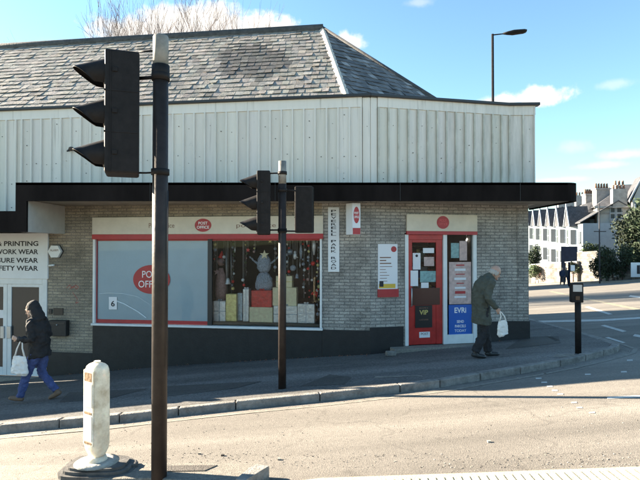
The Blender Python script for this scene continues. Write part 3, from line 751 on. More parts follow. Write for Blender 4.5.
mb.box(FL, uB+fw+.003, uB+fw+.025, -.035, -.028, SILL+.087, HEAD-.032)
mb.build('red_border', M['red'], win)
# car reflections in the glass, painted as curved pale lines on the film
mb = MB()
def film_reflection(pts, w=.014):
    L_ = [(FL.upx(x), FL.z(x, y)) for x, y in pts]
    for (a, za), (b, zb) in zip(L_, L_[1:]):
        mb.face([FL.p(a, -.0345, za-w/2), FL.p(b, -.0345, zb-w/2), FL.p(b, -.0345, zb+w/2), FL.p(a, -.0345, za+w/2)])
film_reflection([(97, 294), (108, 293), (122, 293.5), (138, 297), (150, 305), (162, 316)], .012); film_reflection([(108, 298), (124, 304), (138, 312), (146, 318)], .03)
mb.build('pale_reflection_line', M['film_reflection'], win)
# logo on the film
lu, lz = FL.upx(151), FL.z(151, 279.5); lru = (FL.upx(169.5)-FL.upx(132.5))/2
mb = MB(); mb.prism(oval(FL, lu, lz, lru, .325), FL, -.036, -.030); lg = mb.build('logo_disc', M['red'], win)
text('POST', FL, lu, lz+.115, -.029, M['white_ink'], lg, h=.155, w=.44, bold=.0)
text('OFFICE', FL, lu, lz-.105, -.029, M['white_ink'], lg, h=.155, w=.62)
u0, u1, z0, z1 = rect(FL, 108.5, 116.5, 297, 309.5); mb = MB(); mb.box(FL, u0, u1, -.034, -.031, z0, z1); st_ = mb.build('sticker', M['paper'], win)
text('6', FL, (u0+u1)/2, (z0+z1)/2-.01, -.030, M['ink'], st_, h=.13, w=.09, bold=.02)
# display recess behind the glass
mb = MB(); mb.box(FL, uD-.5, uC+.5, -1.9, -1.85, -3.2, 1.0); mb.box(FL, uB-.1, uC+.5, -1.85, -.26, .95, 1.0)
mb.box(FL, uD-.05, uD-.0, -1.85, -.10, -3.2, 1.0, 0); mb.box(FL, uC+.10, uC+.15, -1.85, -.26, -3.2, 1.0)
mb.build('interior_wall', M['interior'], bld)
SH = SILL+.06
mb = MB(); mb.box(FL, uD+.002, uC+.09, -1.2, -.105, SH-.05, SH); mb.build('display_shelf', M['shelf'], bld)

# door and side pane ---------------------------------------------------
ent = thing('shop_entrance', FR.p((dU0+dU1)/2, 0, -2.1), None, None); ent.parent = bld; ent.location = Vector(ent.location)-Vector(bld.location)
ZD0 = -2.12; ZD1 = .27
x0 = FR.upx(404.8); x1 = FR.upx(408.2); x2 = FR.upx(443); x3 = FR.upx(446.8); x4 = FR.upx(472.8); x5 = FR.upx(476.3)
mb = MB()
for a_, b_ in ((x0, x1), (x2, x3), (x4, x5)): mb.box(FR, a_, b_, -.09, .02, ZD0, ZD1)
mb.box(FR, x3+.001, x4-.001, -.08, .012, ZD0, ZD0+.20)
mb.build('door_frame', M['white'], ent, bevel=.006)
mb = MB(); mb.box(FR, x0-.35, x5+.15, -.05, .28, -4.0, ZD0-.005); mb.build('doorstep', M['concrete'], ent, bevel=.01)
door = thing('door', FR.p((x1+x2)/2, -.04, ZD0), None, None); door.parent = ent; door.location = door.location-world_loc(ent)
a0, a1 = x1+.01, x2-.01; gz0, gz1 = FR.z(425, 288), FR.z(425, 242.5); gu0, gu1 = FR.upx(412.5), FR.upx(436.5)
mb = MB()
mb.box(FR, a0, gu0, -.065, -.02, ZD0+.01, ZD1-.005); mb.box(FR, gu1, a1, -.065, -.02, ZD0+.01, ZD1-.005)
mb.box(FR, gu0+.001, gu1-.001, -.065, -.02, gz1, ZD1-.005)
mz = FR.z(425, 305); mb.box(FR, gu0+.001, gu1-.001, -.066, -.028, ZD0+.01, mz)
mb.box(FR, a0, a1, -.02, -.0, ZD1-.11, ZD1-.004); 
mb.build('door_leaf', M['doorred'], door, bevel=.004)
mb = MB(); mb.box(FR, gu0-.03, gu1+.08, -.019, -.010, mz, gz0); mb.build('reflection_panel', M['brownreflection'], door)  # dark brown reflection painted as the colour of the middle panel
mb = MB(); mb.box(FR, gu0+.001, gu1-.001, -.05, -.042, gz0+.001, gz1-.001); mb.build('door_pane', M['glass'], door)
mb = MB(); mb.tube([FR.p(a0+.05, .0, -1.28), FR.p(a0+.05, .05, -1.26), FR.p(a0+.05, .05, -.9), FR.p(a0+.05, 0, -.88)], .012, 8); mb.build('door_handle', M['metal'], door)
u0, u1, z0, z1 = rect(FR, 419.5, 430, 331.8, 337.5); mb = MB(); mb.box(FR, u0, u1, -.027, -.017, z0, z1); lp = mb.build('letter_plate', M['paper'], door)
text('POST', FR, (u0+u1)/2, (z0+z1)/2+.02, -.0165, M['ink'], lp, h=.05, w=.17)
mb = MB(); mb.box(FR, x3+.002, x4-.002, -.045, -.037, ZD0+.201, ZD1-.002); mb.build('side_pane', M['glass'], ent)
mb = MB(); mb.box(FR, x1+.001, x2-.001, -.088, .0, ZD1-.003, ZD1+.0); 
# interior of the shop seen through the door
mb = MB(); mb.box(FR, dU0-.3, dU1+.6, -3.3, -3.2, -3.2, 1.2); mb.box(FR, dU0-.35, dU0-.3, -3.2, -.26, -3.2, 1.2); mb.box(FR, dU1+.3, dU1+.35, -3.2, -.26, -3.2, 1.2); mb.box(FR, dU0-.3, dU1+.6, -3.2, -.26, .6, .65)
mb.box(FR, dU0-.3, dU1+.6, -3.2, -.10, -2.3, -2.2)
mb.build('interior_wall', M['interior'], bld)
un = thing('shelving_unit', FR.p(dU1-.5, -2.4, -2.2), 'tall shelving unit of goods inside the shop behind the entrance', 'shelving')
mb = MB()
for k in range(6): mb.box(FR, dU0+.1, dU1+.15, -2.7, -2.3, -2.1+k*.42, -2.07+k*.42)
mb.box(FR, dU0+.06, dU0+.1, -2.7, -2.3, -2.2, .2); mb.box(FR, dU1+.15, dU1+.19, -2.7, -2.3, -2.2, .2); mb.build('rack', M['shelf'], un)
mb = MB(); gm = ['gold', 'redfoil', 'papercolour', 'paper', 'rose', 'goods', 'blue']
for k in range(5):
    u = dU0+.14
    while u < dU1+.05:
        w = random.uniform(.07, .2); h = random.uniform(.14, .34); mb.box(FR, u, u+w, -2.6, -2.32, -2.068+k*.42, -2.068+k*.42+h, random.randrange(7)); u += w+.02
o = mb.build('goods', [M[g] for g in gm], un); o['kind'] = 'stuff'
lt = thing('strip_light', FR.p(FR.upx(468), -1.1, .5), 'lit strip light on the ceiling inside the shop doorway', 'light')
mb = MB(); p0 = FR.p(FR.upx(466.5, -.9), -.9, .16); p1 = FR.p(FR.upx(469.5, -1.4), -1.4, .40); mb.tube([p0, p1], .014, 8); mb.build('tube', M['tube'], lt)
mb = MB(); mb.tube([p0+Vector((0, 0, .02)), p0+Vector((0, 0, .45))], .006, 6); mb.build('hanger', M['white'], lt); mb = MB(); mb.tube([p1+Vector((0, 0, .02)), p1+Vector((0, 0, .22))], .006, 6); mb.build('hanger', M['white'], lt)

# left shop front --------------------------------------------------------
sf = thing('shop_front', FL.p(uA-1, 0, -3.0), None, None); sf.parent = bld; sf.location = sf.location-Vector(bld.location)
gz = FL.z(24, 376); tz = FL.z(24, 278.5)
mb = MB(); posts = [48, 43, 12.5, 3.5]
wf = lambda p0_, p1_, za, zb, d0=-.08, d1=.02: mb.box(FL, FL.upx(p0_), FL.upx(p1_), d0, d1, za, zb)
wf(43.2, 47.7, gz, tz); wf(-75, -70, gz, tz); wf(-120, 43.1, tz-.13, tz, -.08, .015); wf(-30, -26, gz, tz-.131)
mb.build('shop_front_frame', M['white'], sf, bevel=.006)
def leaf(pa, pb, name='shop_door'):
    d = thing(name, FL.p(FL.upx((pa+pb)/2), -.03, gz), None, None); d.parent = sf; d.location = d.location-world_loc(sf)
    mb = MB(); ua, ub = FL.upx(pa), FL.upx(pb); s_ = .10
    mb.box(FL, ua, ua+s_, -.06, -.01, gz+.01, tz-.132); mb.box(FL, ub-s_, ub, -.06, -.01, gz+.01, tz-.132)
    mb.box(FL, ua+s_+.001, ub-s_-.001, -.06, -.01, gz+.01, gz+.20); mb.box(FL, ua+s_+.001, ub-s_-.001, -.06, -.01, tz-.20, tz-.132)
    mb.build('door_frame', M['white'], d, bevel=.005)
    mb = MB(); mb.box(FL, ua+s_+.002, ub-s_-.002, -.04, -.03, gz+.201, tz-.201); mb.build('door_pane', M['darkglass'], d); return d
d1 = leaf(7.6, 43); d2 = leaf(-25.5, 7.2); leaf(-70, -30.5)
for d, pa, pb in ((d1, 8.0, 12), (d2, 1.5, 5.2)):
    mb = MB(); u0, u1, z0, z1 = rect(FL, pa, pb, 326, 338); mb.box(FL, u0, u1, -.009, .02, z0, z1); mb.build('door_handle', M['metal'], d, bevel=.006)
mb = MB(); u0, u1, z0, z1 = rect(FL, -2, 3, 310, 318); mb.box(FL, u0, u1, -.029, -.026, z0, z1); mb.build('sticker', M['paper'], d2)
mb = MB(); mb.box(FL, UL, FL.upx(47.8), -.08, .12, ZB, gz-.002); mb.build('doorstep', M['concrete'], sf)
mb = MB(); mb.box(FL, UL, FL.upx(-121), -.2, 0, ZB, .33); mb.build('shop_front_wall', M['brick'], sf)

# ================================================================ signs on the building
def sign(name, label, cat, fr, px0, px1, py0, py1, d0, d1, m, bev=.004, group=None, partname='board'):
    u0, u1, z0, z1 = rect(fr, px0, px1, py0, py1, d1)
    t = thing(name, fr.p((u0+u1)/2, d1, z0), label, cat, group); mb = MB(); mb.box(fr, u0, u1, d0, d1, z0, z1); b = mb.build(partname, m, t, bevel=bev)
    return t, b, u0, u1, z0, z1
sg, bd, u0, u1, z0, z1 = sign('shop_sign', 'long cream fascia sign over the big display window, with small red oval and faded lettering', 'sign', FL, 92, 323, 216.5, 234, .004, .07, M['cream'])
mb = MB(); mb.box(FL, u0+.0, u1-.0, .004, .075, z0-.11, z0-.002); mb.build('red_strip', M['red'], sg)
lg_u, lg_z = FL.upx(203, .07), FL.z(203, 225.2, .07)
mb = MB(); mb.prism(oval(FL, lg_u, lg_z, .19, .145), FL, .071, .076); lgd = mb.build('logo_disc', M['red'], sg)
text('POST', FL, lg_u, lg_z+.045, .077, M['white_ink'], lgd, h=.065, w=.21, bold=.02); text('OFFICE', FL, lg_u, lg_z-.045, .077, M['white_ink'], lgd, h=.065, w=.28, bold=.02)
text('Post Office', FL, FL.upx(161.5, .07), lg_z, .071, M['brown_ink'], sg, h=.11, w=.60); text('post office', FL, FL.upx(256, .07), lg_z-.02, .071, M['brown_ink'], sg, h=.12, w=.88)
sg, bd, u0, u1, z0, z1 = sign('door_sign', 'short cream sign board with red disc above the red entrance door', 'sign', FR, 407, 477.5, 214.5, 231.2, .004, .06, M['cream'])
mb = MB(); mb.box(FR, u0, u1, .004, .062, z0-.075, z0-.002); mb.build('red_strip', M['red'], sg)
lu = FR.upx(443, .06); lz = FR.z(443, 222.4, .06)
mb = MB(); mb.prism(oval(FR, lu, lz, .145, .14), FR, .061, .066); lgd = mb.build('logo_disc', M['red'], sg)
text('POST', FR, lu, lz+.04, .067, M['pink_ink'], lgd, h=.055, w=.16, bold=.02); text('OFFICE', FR, lu, lz-.035, .067, M['pink_ink'], lgd, h=.055, w=.21, bold=.02)
# projecting sign
pu = FL.upx(353); t = thing('projecting_sign', FL.p(FL.upx(354), 0, .25), 'boxy projecting sign with red oval and red foot hung under the canopy near the corner', 'sign')
pz0, pz1 = .24, .88; fp = Fr(FL.p(0, 0, 0).xy+Vector((-.62, -.02))+Vector((0, -.25)), FL.p(0, 0, 0).xy+Vector((-.30, -.02))+Vector((0, -.10)))
cS = W3(352.5, 220, 10.62); fa = Fr((cS.x-.13, cS.y+.42), (cS.x, cS.y)); fb_ = Fr((cS.x, cS.y), (cS.x+.155, cS.y+.05))
vxy = [(cS.x, cS.y), (cS.x+.165, cS.y+.04), (cS.x+.165-.02, cS.y+.30), (cS.x-.12, cS.y+.22)]
za_, zb_ = HY-234.5, HY-203.5
mb = MB(); mb.vprism(vxy, za_/F*10.62, .90); mb.build('sign_box', M['signwhite'], t, bevel=.006)
f2 = Fr(vxy[0], vxy[1]); mb = MB(); mb.box(f2, .006, f2.len-.003, .001, .004, za_/F*10.62+.005, za_/F*10.62+.135); mb.build('red_foot', M['red'], t)
zc_ = za_/F*10.62+.40; mb = MB(); mb.prism(oval(f2, f2.len/2, zc_, .062, .17), f2, .001, .005); lgd = mb.build('logo_disc', M['red'], t)
text('POST', f2, f2.len/2, zc_+.04, .006, M['white_ink'], lgd, h=.05, w=.09, bold=.02); text('OFFICE', f2, f2.len/2, zc_-.04, .006, M['white_ink'], lgd, h=.05, w=.10, bold=.02)
mb = MB(); mb.tube([(cS.x+.02, cS.y+.27, .6), (cS.x+.04, cS.y+.9, .6)], .018, 8); mb.build('bracket', M['gutter'], t)
# street name, vertical
sg, bd, u0, u1, z0, z1 = sign('street_name_sign', 'narrow upright white street name sign with black letters between window and corner', 'sign', FL, 328, 339.3, 207, 272, .002, .02, M['signwhite'], bev=.018)
text('PEVERELL PARK ROAD', FL, (u0+u1)/2, (z0+z1)/2, .021, M['ink'], sg, h=(z1-z0)*.93, w=.11, bold=.01, stack=True)
# clothing shop sign
sg, bd, u0, u1, z0, z1 = sign('shop_sign', 'large white shop sign listing printing and work wear above the glazed doors', 'sign', FL, -150, 47.8, 233.5, 278, .004, .05, M['signwhite'])
for s_, y, wpx, xr in (('EMBROIDERY & PRINTING', 243.6, 88, 38.3), ('SCHOOL WEAR & WORK WEAR', 251.7, 98, 38.3), ('SPORTS & LEISURE WEAR', 260.2, 84, 38.3), ('PROTECTIVE & SAFETY WEAR', 268, 97, 38.3)):
    ua, ub = FL.upx(xr-wpx, .05), FL.upx(xr, .05); text(s_, FL, (ua+ub)/2, FL.z(xr-wpx/2, y, .05), .051, M['ink'], sg, h=.115, w=ub-ua, bold=.02)
# poster by the door
sg, bd, u0, u1, z0, z1 = sign('poster', 'tall white poster with red foot on the grey brick left of the red door', 'poster', FR, 378, 397.5, 244, 296.5, .002, .016, M['paper'], bev=0)
mb = MB(); mb.box(FR, u0-.01, u1+.02, .003, .03, z0-.01, z0+.16); mb.build('red_foot', M['red'], sg)
mb = MB(); mb.box(FR, u0+.02, u1-.05, .0165, .019, z0+.18, z0+.27, 0); mb.box(FR, u0+.03, u0+.12, .0165, .020, z0+.21, z0+.33, 1); mb.build('print_block', [M['yellow'], M['ink']], sg)
mb = MB(); mb.prism(oval(FR, u1-.085, z1-.11, .062, .062), FR, .0165, .019); mb.build('logo_disc', M['red'], sg)
mb = MB()
for k in range(9):
    mb.box(FR, u0+.04, u0+.04+random.uniform(.12, .28), .0165, .018, z1-.30-k*.062, z1-.288-k*.062+(.012 if k < 3 else 0), 0)
mb.build('small_print', M['brown_ink'], sg)
# posters on the door
def poster(fr, px0, px1, py0, py1, d, m, label, name='poster', parent=None):
    u0, u1, z0, z1 = rect(fr, px0, px1, py0, py1, d); t = thing(name, fr.p((u0+u1)/2, d, z0), label, 'poster'); mb = MB(); mb.box(fr, u0, u1, d-.003, d, z0, z1); mb.build('sheet', M[m], t); return t, u0, u1, z0, z1
t, u0, u1, z0, z1 = poster(FR, 415, 432, 305.3, 327.5, -.012, 'vip', 'black poster with gold VIP lettering on the lower red door')
gold = mat('gold_lettering', (.55, .45, .14), .5)
text('VIP', FR, (u0+u1)/2, z1-.15, -.0115, gold, t, h=.10, w=.20, bold=.02); text('BECOME A', FR, (u0+u1)/2, z1-.055, -.0115, M['brown_ink'], t, h=.035, w=.20); text('CUSTOMER', FR, (u0+u1)/2, z1-.31, -.0115, M['brown_ink'], t, h=.03, w=.22)
t, u0, u1, z0, z1 = poster(FR, 412.8, 420.5, 253, 269.5, -.038, 'paper', 'small white notice, upper one taped inside the red door glass')
mb = MB(); mb.prism(oval(FR, (u0+u1)/2, z1-.06, .03, .03, 12), FR, -.0375, -.036); mb.build('print_block', M['ink'], t)
t, u0, u1, z0, z1 = poster(FR, 410.5, 418, 270.5, 286, -.015, 'paper', 'small pale notice low on the left edge of the red door glass')
for px0, px1, py0, py1, m, lb in ((423, 434, 248, 253, 'paper', 'thin white leaflet at the top right of the red door glass'), (424, 434, 257, 266, 'paperpink', 'pale pink leaflet in the middle right of the red door glass'),
                              (420, 436.4, 271, 282, 'papercolour', 'green and blue leaflet low in the red door glass'), (421, 428.5, 282.5, 288, 'paper', 'small white leaflet at the foot of the red door glass')):
    poster(FR, px0, px1, py0, py1, -.038 if m != 'paper' else -.036, m, lb)
poster(FR, 451, 459, 243, 258, -.034, 'papercolour', 'green leaflet near the top left of the side pane'); poster(FR, 459.5, 467, 241, 260.5, -.034, 'paperpink', 'pink leaflet near the top of the side pane beside the green one')
t, u0, u1, z0, z1 = poster(FR, 449, 471, 262, 304, -.034, 'paperpink', 'tall faded pink price poster in the side pane above the blue poster')
mb = MB()
for k, (w_, h_) in enumerate(((.2, .03), (.26, .05), (.22, .02), (.28, .05), (.18, .02), (.26, .04), (.25, .06), (.28, .04))):
    zc_ = z1-.07-k*.10; mb.box(FR, (u0+u1)/2-w_/2, (u0+u1)/2+w_/2, -.0335, -.032, zc_-h_/2, zc_+h_/2, k % 2)
mb.build('small_print', [M['red'], M['paper']], t)
t, u0, u1, z0, z1 = poster(FR, 448.5, 471.5, 304.6, 335, -.032, 'blue', 'bright blue parcel poster in the foot of the side pane')
cu = (u0+u1)/2
text('EVRi', FR, cu, z1-.12, -.031, M['white_ink'], t, h=.12, w=.28, bold=.02); text('SEND', FR, cu, z1-.37, -.031, M['white_ink'], t, h=.06, w=.17, bold=.015); text('PARCELS', FR, cu, z1-.47, -.031, M['white_ink'], t, h=.06, w=.26, bold=.015); text('TODAY', FR, cu, z1-.57, -.031, M['white_ink'], t, h=.06, w=.28, bold=.0)
# alarm box, letter box, intercom
u0, u1, z0, z1 = rect(FL, 50.5, 63, 243.5, 259.5); cu, cz = (u0+u1)/2, (z0+z1)/2; rr = (z1-z0)/2
t = thing('alarm_box', FL.p(cu, 0, cz), 'grey hexagonal alarm box on the brick pier beside the white shop sign', 'alarm')
hexp = [(cu+rr*.98*math.cos(a), cz+rr*.95*math.sin(a)) for a in [R(0)+i*math.pi/3 for i in range(6)]]
mb = MB(); mb.prism(hexp, FL, .0, .02); mb.build('backplate', M['gutter'], t)
mb = MB(); mb.prism([(cu+(a-cu)*.9, cz+(b-cz)*.9) for a, b in hexp], FL, .021, .09); mb.build('cover', M['white'], t, bevel=.02)
text('ALARM', FL, cu, cz+.03, .091, M['brown_ink'], t, h=.05, w=.2)
t = thing('security_camera', FL.p(FL.upx(54), 0, FL.z(54, 265)), 'tiny white security camera under the hexagonal alarm box', 'camera'); cp = FL.p(FL.upx(54), .08, FL.z(54, 265))
mb = MB(); mb.tube([cp+Vector((-.07, 0, -.01)), cp+Vector((.06, 0, .0))], .024, 10); mb.build('camera_body', M['white'], t)
mb = MB(); mb.tube([cp, cp-Vector((FL.n.x, FL.n.y, 0))*.08], .010, 8); mb.build('arm', M['gutter'], t)
t, b_, u0, u1, z0, z1 = sign('letter_box', 'wide black letter box fixed to the brick pier by the glazed doors', 'letter box', FL, 48.5, 66.5, 320.5, 336, .003, .14, M['black'], bev=.01, partname='body')
mb = MB(); mb.box(FL, u0+.04, u1-.04, .1402, .147, z1-.075, z1-.045); mb.build('slot_flap', M['gutter'], t); mb = MB(); mb.ell(FL.p((u0+u1)/2, .145, (z0+z1)/2+.08), .018, 8, 6); mb.build('lock', M['metal'], t)
t, b_, u0, u1, z0, z1 = sign('number_plate', 'small dark plate on the brick pier just above the black letter box', 'plate', FL, 53.8, 63.3, 308, 314.8, .002, .02, M['vip'], bev=.002, partname='plate'); text('28', FL, (u0+u1)/2-.03, (z0+z1)/2, .021, M['brown_ink'], t, h=.06, w=.07) if False else None
t, b_, u0, u1, z0, z1 = sign('intercom', 'tiny dark intercom at the left edge of the brick pier', 'intercom', FL, 49, 52, 309, 314, .002, .03, M['gutter'], bev=.002, partname='housing')
# graffiti
mb = MB(); gp = [(67, 288), (70, 285), (73, 288), (76, 285), (79, 287), (77, 289), (74, 286), (70, 289)]
gp2 = [(73, 292), (75, 295), (78, 299), (76, 303), (79, 302)]
for seq in (gp, gp2):
    pts = [FL.p(FL.upx(x), .004, FL.z(x, y)) for x, y in seq]
    for a_, b_ in zip(pts, pts[1:]):
        w_ = Vector((0, 0, .010)); mb.face([a_-w_, b_-w_, b_+w_, a_+w_])
mb.build('graffiti', mat('faded_red_spray', (.34, .11, .09), .9, var=.4, vscale=20), bld)
# the white box on the wall low by the corner and black lamp on the cladding
t = thing('wall_light', FL.p(FL.upx(75), .12, FL.z(75, 150)), 'small dark fitting on the pale cladding left of the near signal head', 'fitting'); cp = FL.p(FL.upx(75), .17, FL.z(75, 150))
mb = MB(); mb.ell(cp, (.06, .05, .05), 10, 6); mb.build('lamp_body', M['bolt'], t); mb = MB(); mb.tube([cp+Vector((-.04, 0, -.03)), cp+Vector((-.09, -.02, -.06))], [.03, .015], 8); mb.build('nozzle', M['gutter'], t)
p = hit(391, 356, .105); t = MB(); t.cbox(p+Vector((0, .05, .05)), .20, .12, .09, .2); o = t.build('stone_block', M['kerbstone'], bevel=.015); tag(o, 'small pale stone block on the pavement beside the red door', 'stone')

# ================================================================ window display
def FLp(px, py, d): u = FL.upx(px, d); q = FL.p(u, d, 0); return FL.p(u, d, (HY-py)/F*q.y)
def gift(px0, px1, py0, py1, m, d, label, ribbon=None, thick=.2):
    u0, u1 = FL.upx(px0, d), FL.upx(px1, d); pm = (px0+px1)/2; z0 = FL.z(pm, py1, d); z1 = FL.z(pm, py0, d)
    if py1 > 320: z0 = SH
    t = thing('gift_box', FL.p((u0+u1)/2, d-thick/2, z0), label, 'gift box', 'wrapped boxes in the window display'); mb = MB(); mb.box(FL, u0, u1, d-thick, d, z0, z1); mb.build('wrapped_box', M[m], t, bevel=.008)
    if ribbon:
        mb = MB(); c = (u0+u1)/2
        mb.box(FL, c-.012, c+.012, d-thick-.003, d+.003, z0+.001, z1+.003); mb.box(FL, u0-.003, u1+.003, d-thick-.002, d+.004, (z0+z1)/2-.01, (z0+z1)/2+.01)
        for s in (-1, 1): mb.ell(FL.p(c+s*.03, d-.05, z1+.02), (.03, .012, .018), 8, 5)
        mb.build('ribbon', M[ribbon], t)
gift(213.5, 225.5, 301, 324, 'silver', -.25, 'silver wrapped box at the left end of the window display', 'steelblue')
gift(226, 236.5, 294, 324, 'gold', -.28, 'tall gold wrapped box between two silver ones in the window display')
gift(237.5, 242.5, 293, 324, 'steelblue', -.38, 'narrow blue grey foil box left of the tall white one in the window display')
gift(243, 248.8, 289, 324, 'silver', -.30, 'narrow tall white silver box beside the red one in the window display', 'paper')
gift(249.5, 272.5, 307.2, 324, 'goldpale', -.22, 'wide pale gold box under the red wrapped box')
gift(251.5, 271.5, 290.5, 307, 'redfoil', -.24, 'red foil wrapped box on a pale gold box', 'redfoil')
gift(273.5, 297, 306, 324, 'silver', -.24, 'wide silver striped box behind the middle signal pole', 'steelblue')
gift(272.5, 296.5, 287.5, 305.8, 'goldpale', -.30, 'pale gold box stacked on the wide silver box')
gift(276, 292, 276, 287.3, 'goldpale', -.34, 'small pale gold box at the top of the stack behind the middle pole', 'gold')
gift(297.5, 314.5, 304, 324, 'silver', -.22, 'silver wrapped box at the right end of the window display', 'paper')
# tinsel tree figure with star
t = thing('tinsel_figure', FLp(264, 290, -.5), 'bluish silver tinsel figure with raised arms topped by a star', 'decoration')
mb = MB(); c0 = FLp(264, 283, -.5)
mb.tube([FLp(264, 292, -.5), FLp(264, 280, -.5), FLp(264, 272, -.5)], [(.22, .12), (.20, .12), (.12, .08)], 18, side=(1, 0, 0))
mb.tube([FLp(264, 273, -.5), FLp(264, 266, -.5), FLp(264, 259, -.5), FLp(264, 254, -.5)], [(.12, .09), (.17, .11), (.15, .1), (.07, .05)], 18, side=(1, 0, 0))
for pts in ([(258, 264), (253, 260), (249, 256)], [(270, 264), (276, 259), (281, 253)]): mb.tube([FLp(x, y, -.5) for x, y in pts], [.03, .02, .012], 8)
o = mb.build('tinsel_body', M['tinsel'], t); 
def rough(o):
    tx = bpy.data.textures.new('rough', 'CLOUDS'); tx.noise_scale = .03
    s = o.modifiers.new('s', 'SUBSURF'); s.levels = s.render_levels = 2; d = o.modifiers.new('d', 'DISPLACE'); d.texture = tx; d.strength = .05
rough(o)
c = FLp(264.5, 254.8, -.42)
mb = MB(); pts = []
for k in range(10): r_ = .11 if k % 2 == 0 else .045; a_ = math.pi/2+k*math.pi/5; pts.append((r_*math.cos(a_), r_*math.sin(a_)))
fs = Fr((c.x, c.y), (c.x+FL.u.x, c.y+FL.u.y)); mb.prism([(a_, c.z+b_) for a_, b_ in pts], fs, -.012, .012); mb.build('star', M['goldpale'], t)
# hanging ornaments
CEIL = .95
def hang(px, py, d, shape, m, label, r=.04):
    c = FLp(px, py, d); t = thing('hanging_ornament', c, label, 'ornament', 'ornaments hung in the shop window'); mb = MB()
    if shape == 'ball': mb.ell(c, r, 12, 8)
    elif shape == 'bell': mb.tube([c+Vector((0, 0, r)), c+Vector((0, 0, r*.4)), c-Vector((0, 0, r*.6)), c-Vector((0, 0, r))], [r*.3, r*.6, r*.75, r], 12)
    elif shape == 'bird': mb.ell(c, (r*.5, r*.45, r), 10, 6); mb.ell(c+Vector((0, 0, r*1.05)), r*.4, 8, 6); mb.tube([c, c+Vector((r*.9, 0, -r*.5))], [r*.3, .004], 6)
    elif shape == 'star':
        f_ = Fr((c.x, c.y), (c.x+1, c.y)); mb.prism([((r if k % 2 == 0 else r*.42)*math.cos(math.pi/2+k*math.pi/5), c.z+(r if k % 2 == 0 else r*.42)*math.sin(math.pi/2+k*math.pi/5)) for k in range(10)], f_, -.006, .006)
    else: mb.tube([c+Vector((0, 0, r*2)), c, c-Vector((0, 0, r*2))], [r*.2, r*.5, r*.15], 8)
    mb.build('bauble', M[m], t); mb = MB(); mb.tube([c+Vector((0, 0, r*.9)), Vector((c.x, c.y, CEIL))], .003, 5); mb.build('string', M['silver'], t)
for a_ in ((228, 281, -.35, 'bell', 'silver', 'white bell ornament low at the left of the shop window', .07), (243, 280, -.4, 'ball', 'silver', 'small white ball ornament above the narrow boxes', .04), (244, 285, -.45, 'ball', 'redfoil', 'small red ball ornament above the narrow boxes', .035),
           (235, 250, -.3, 'drop', 'silver', 'flat white ornament high at the left of the shop window', .03), (248, 250, -.35, 'star', 'redfoil', 'red star ornament high beside the tinsel figure', .055), (224, 257, -.4, 'ball', 'silver', 'upper white ball ornament in front of the rosy figure', .04), (224, 262.5, -.4, 'ball', 'ink', 'black ball ornament in front of the rosy figure', .03),
           (270, 241, -.3, 'star', 'gold', 'gold star ornament under the top of the shop window', .05), (290, 252, -.35, 'ball', 'steelblue', 'steel blue bauble right of the middle pole', .07), (295, 256, -.3, 'bird', 'silver', 'white bird ornament right of the middle pole', .08), (301, 252, -.4, 'drop', 'tinsel', 'long grey tinsel drop right of the white bird', .08),
           (300, 265, -.3, 'drop', 'silver', 'small white drop ornament near the red light', .03), (313, 263.5, -.25, 'ball', 'redfoil', 'bright red ball ornament at the right of the shop window', .05), (307, 240, -.3, 'drop', 'silver', 'thin silver icicle near the window head', .05), (314, 246, -.25, 'drop', 'silver', 'long silver icicle at the right of the shop window', .10),
           (293, 268, -.4, 'ball', 'tinsel', 'dull grey bauble low right of the middle pole', .07), (297, 276, -.4, 'bell', 'tinsel', 'grey bell ornament above the right silver box', .05), (312, 280, -.3, 'ball', 'silver', 'small white ball above the red berries', .03), (258, 240, -.5, 'ball', 'goods', 'dark bauble near the head of the window', .05), (217, 272, -.35, 'star', 'rose', 'rose coloured star at the left of the window', .08)):
    hang(*a_)
t = thing('berry_cluster', FLp(314, 294, -.3), 'cluster of red berries at the lower right of the shop window', 'decoration'); mb = MB()
for k in range(14): mb.ell(FLp(314+random.uniform(-5, 5), 293+random.uniform(-4, 4), -.3+random.uniform(-.05, .05)), .022, 8, 5)
mb.build('berries', M['redfoil'], t); mb = MB(); mb.tube([FLp(314, 296, -.3), FLp(313, 310, -.42), FLp(313, 323, -.44)], .006, 6); mb.build('stem', M['leaf'], t)
t = thing('rosy_figure', FLp(221, 296, -.55), 'tall dusky rose plush figure at the left of the window display', 'decoration')
mb = MB(); mb.tube([FLp(221, 300, -.55), FLp(221, 290, -.55), FLp(221, 276, -.55), FLp(221, 268, -.55)], [(.12, .1), (.14, .1), (.11, .09), (.05, .05)], 14); mb.ell(FLp(221, 262, -.55), .09, 12, 8); mb.build('figure_body', M['rose'], t)
mb = MB(); mb.tube([FLp(221, 258, -.55), FLp(222, 251, -.55)], [.08, .01], 10); mb.build('hat', M['redfoil'], t)
gcol = ['redfoil', 'gold', 'silver', 'tinsel', 'goods', 'leaf2', 'rose']
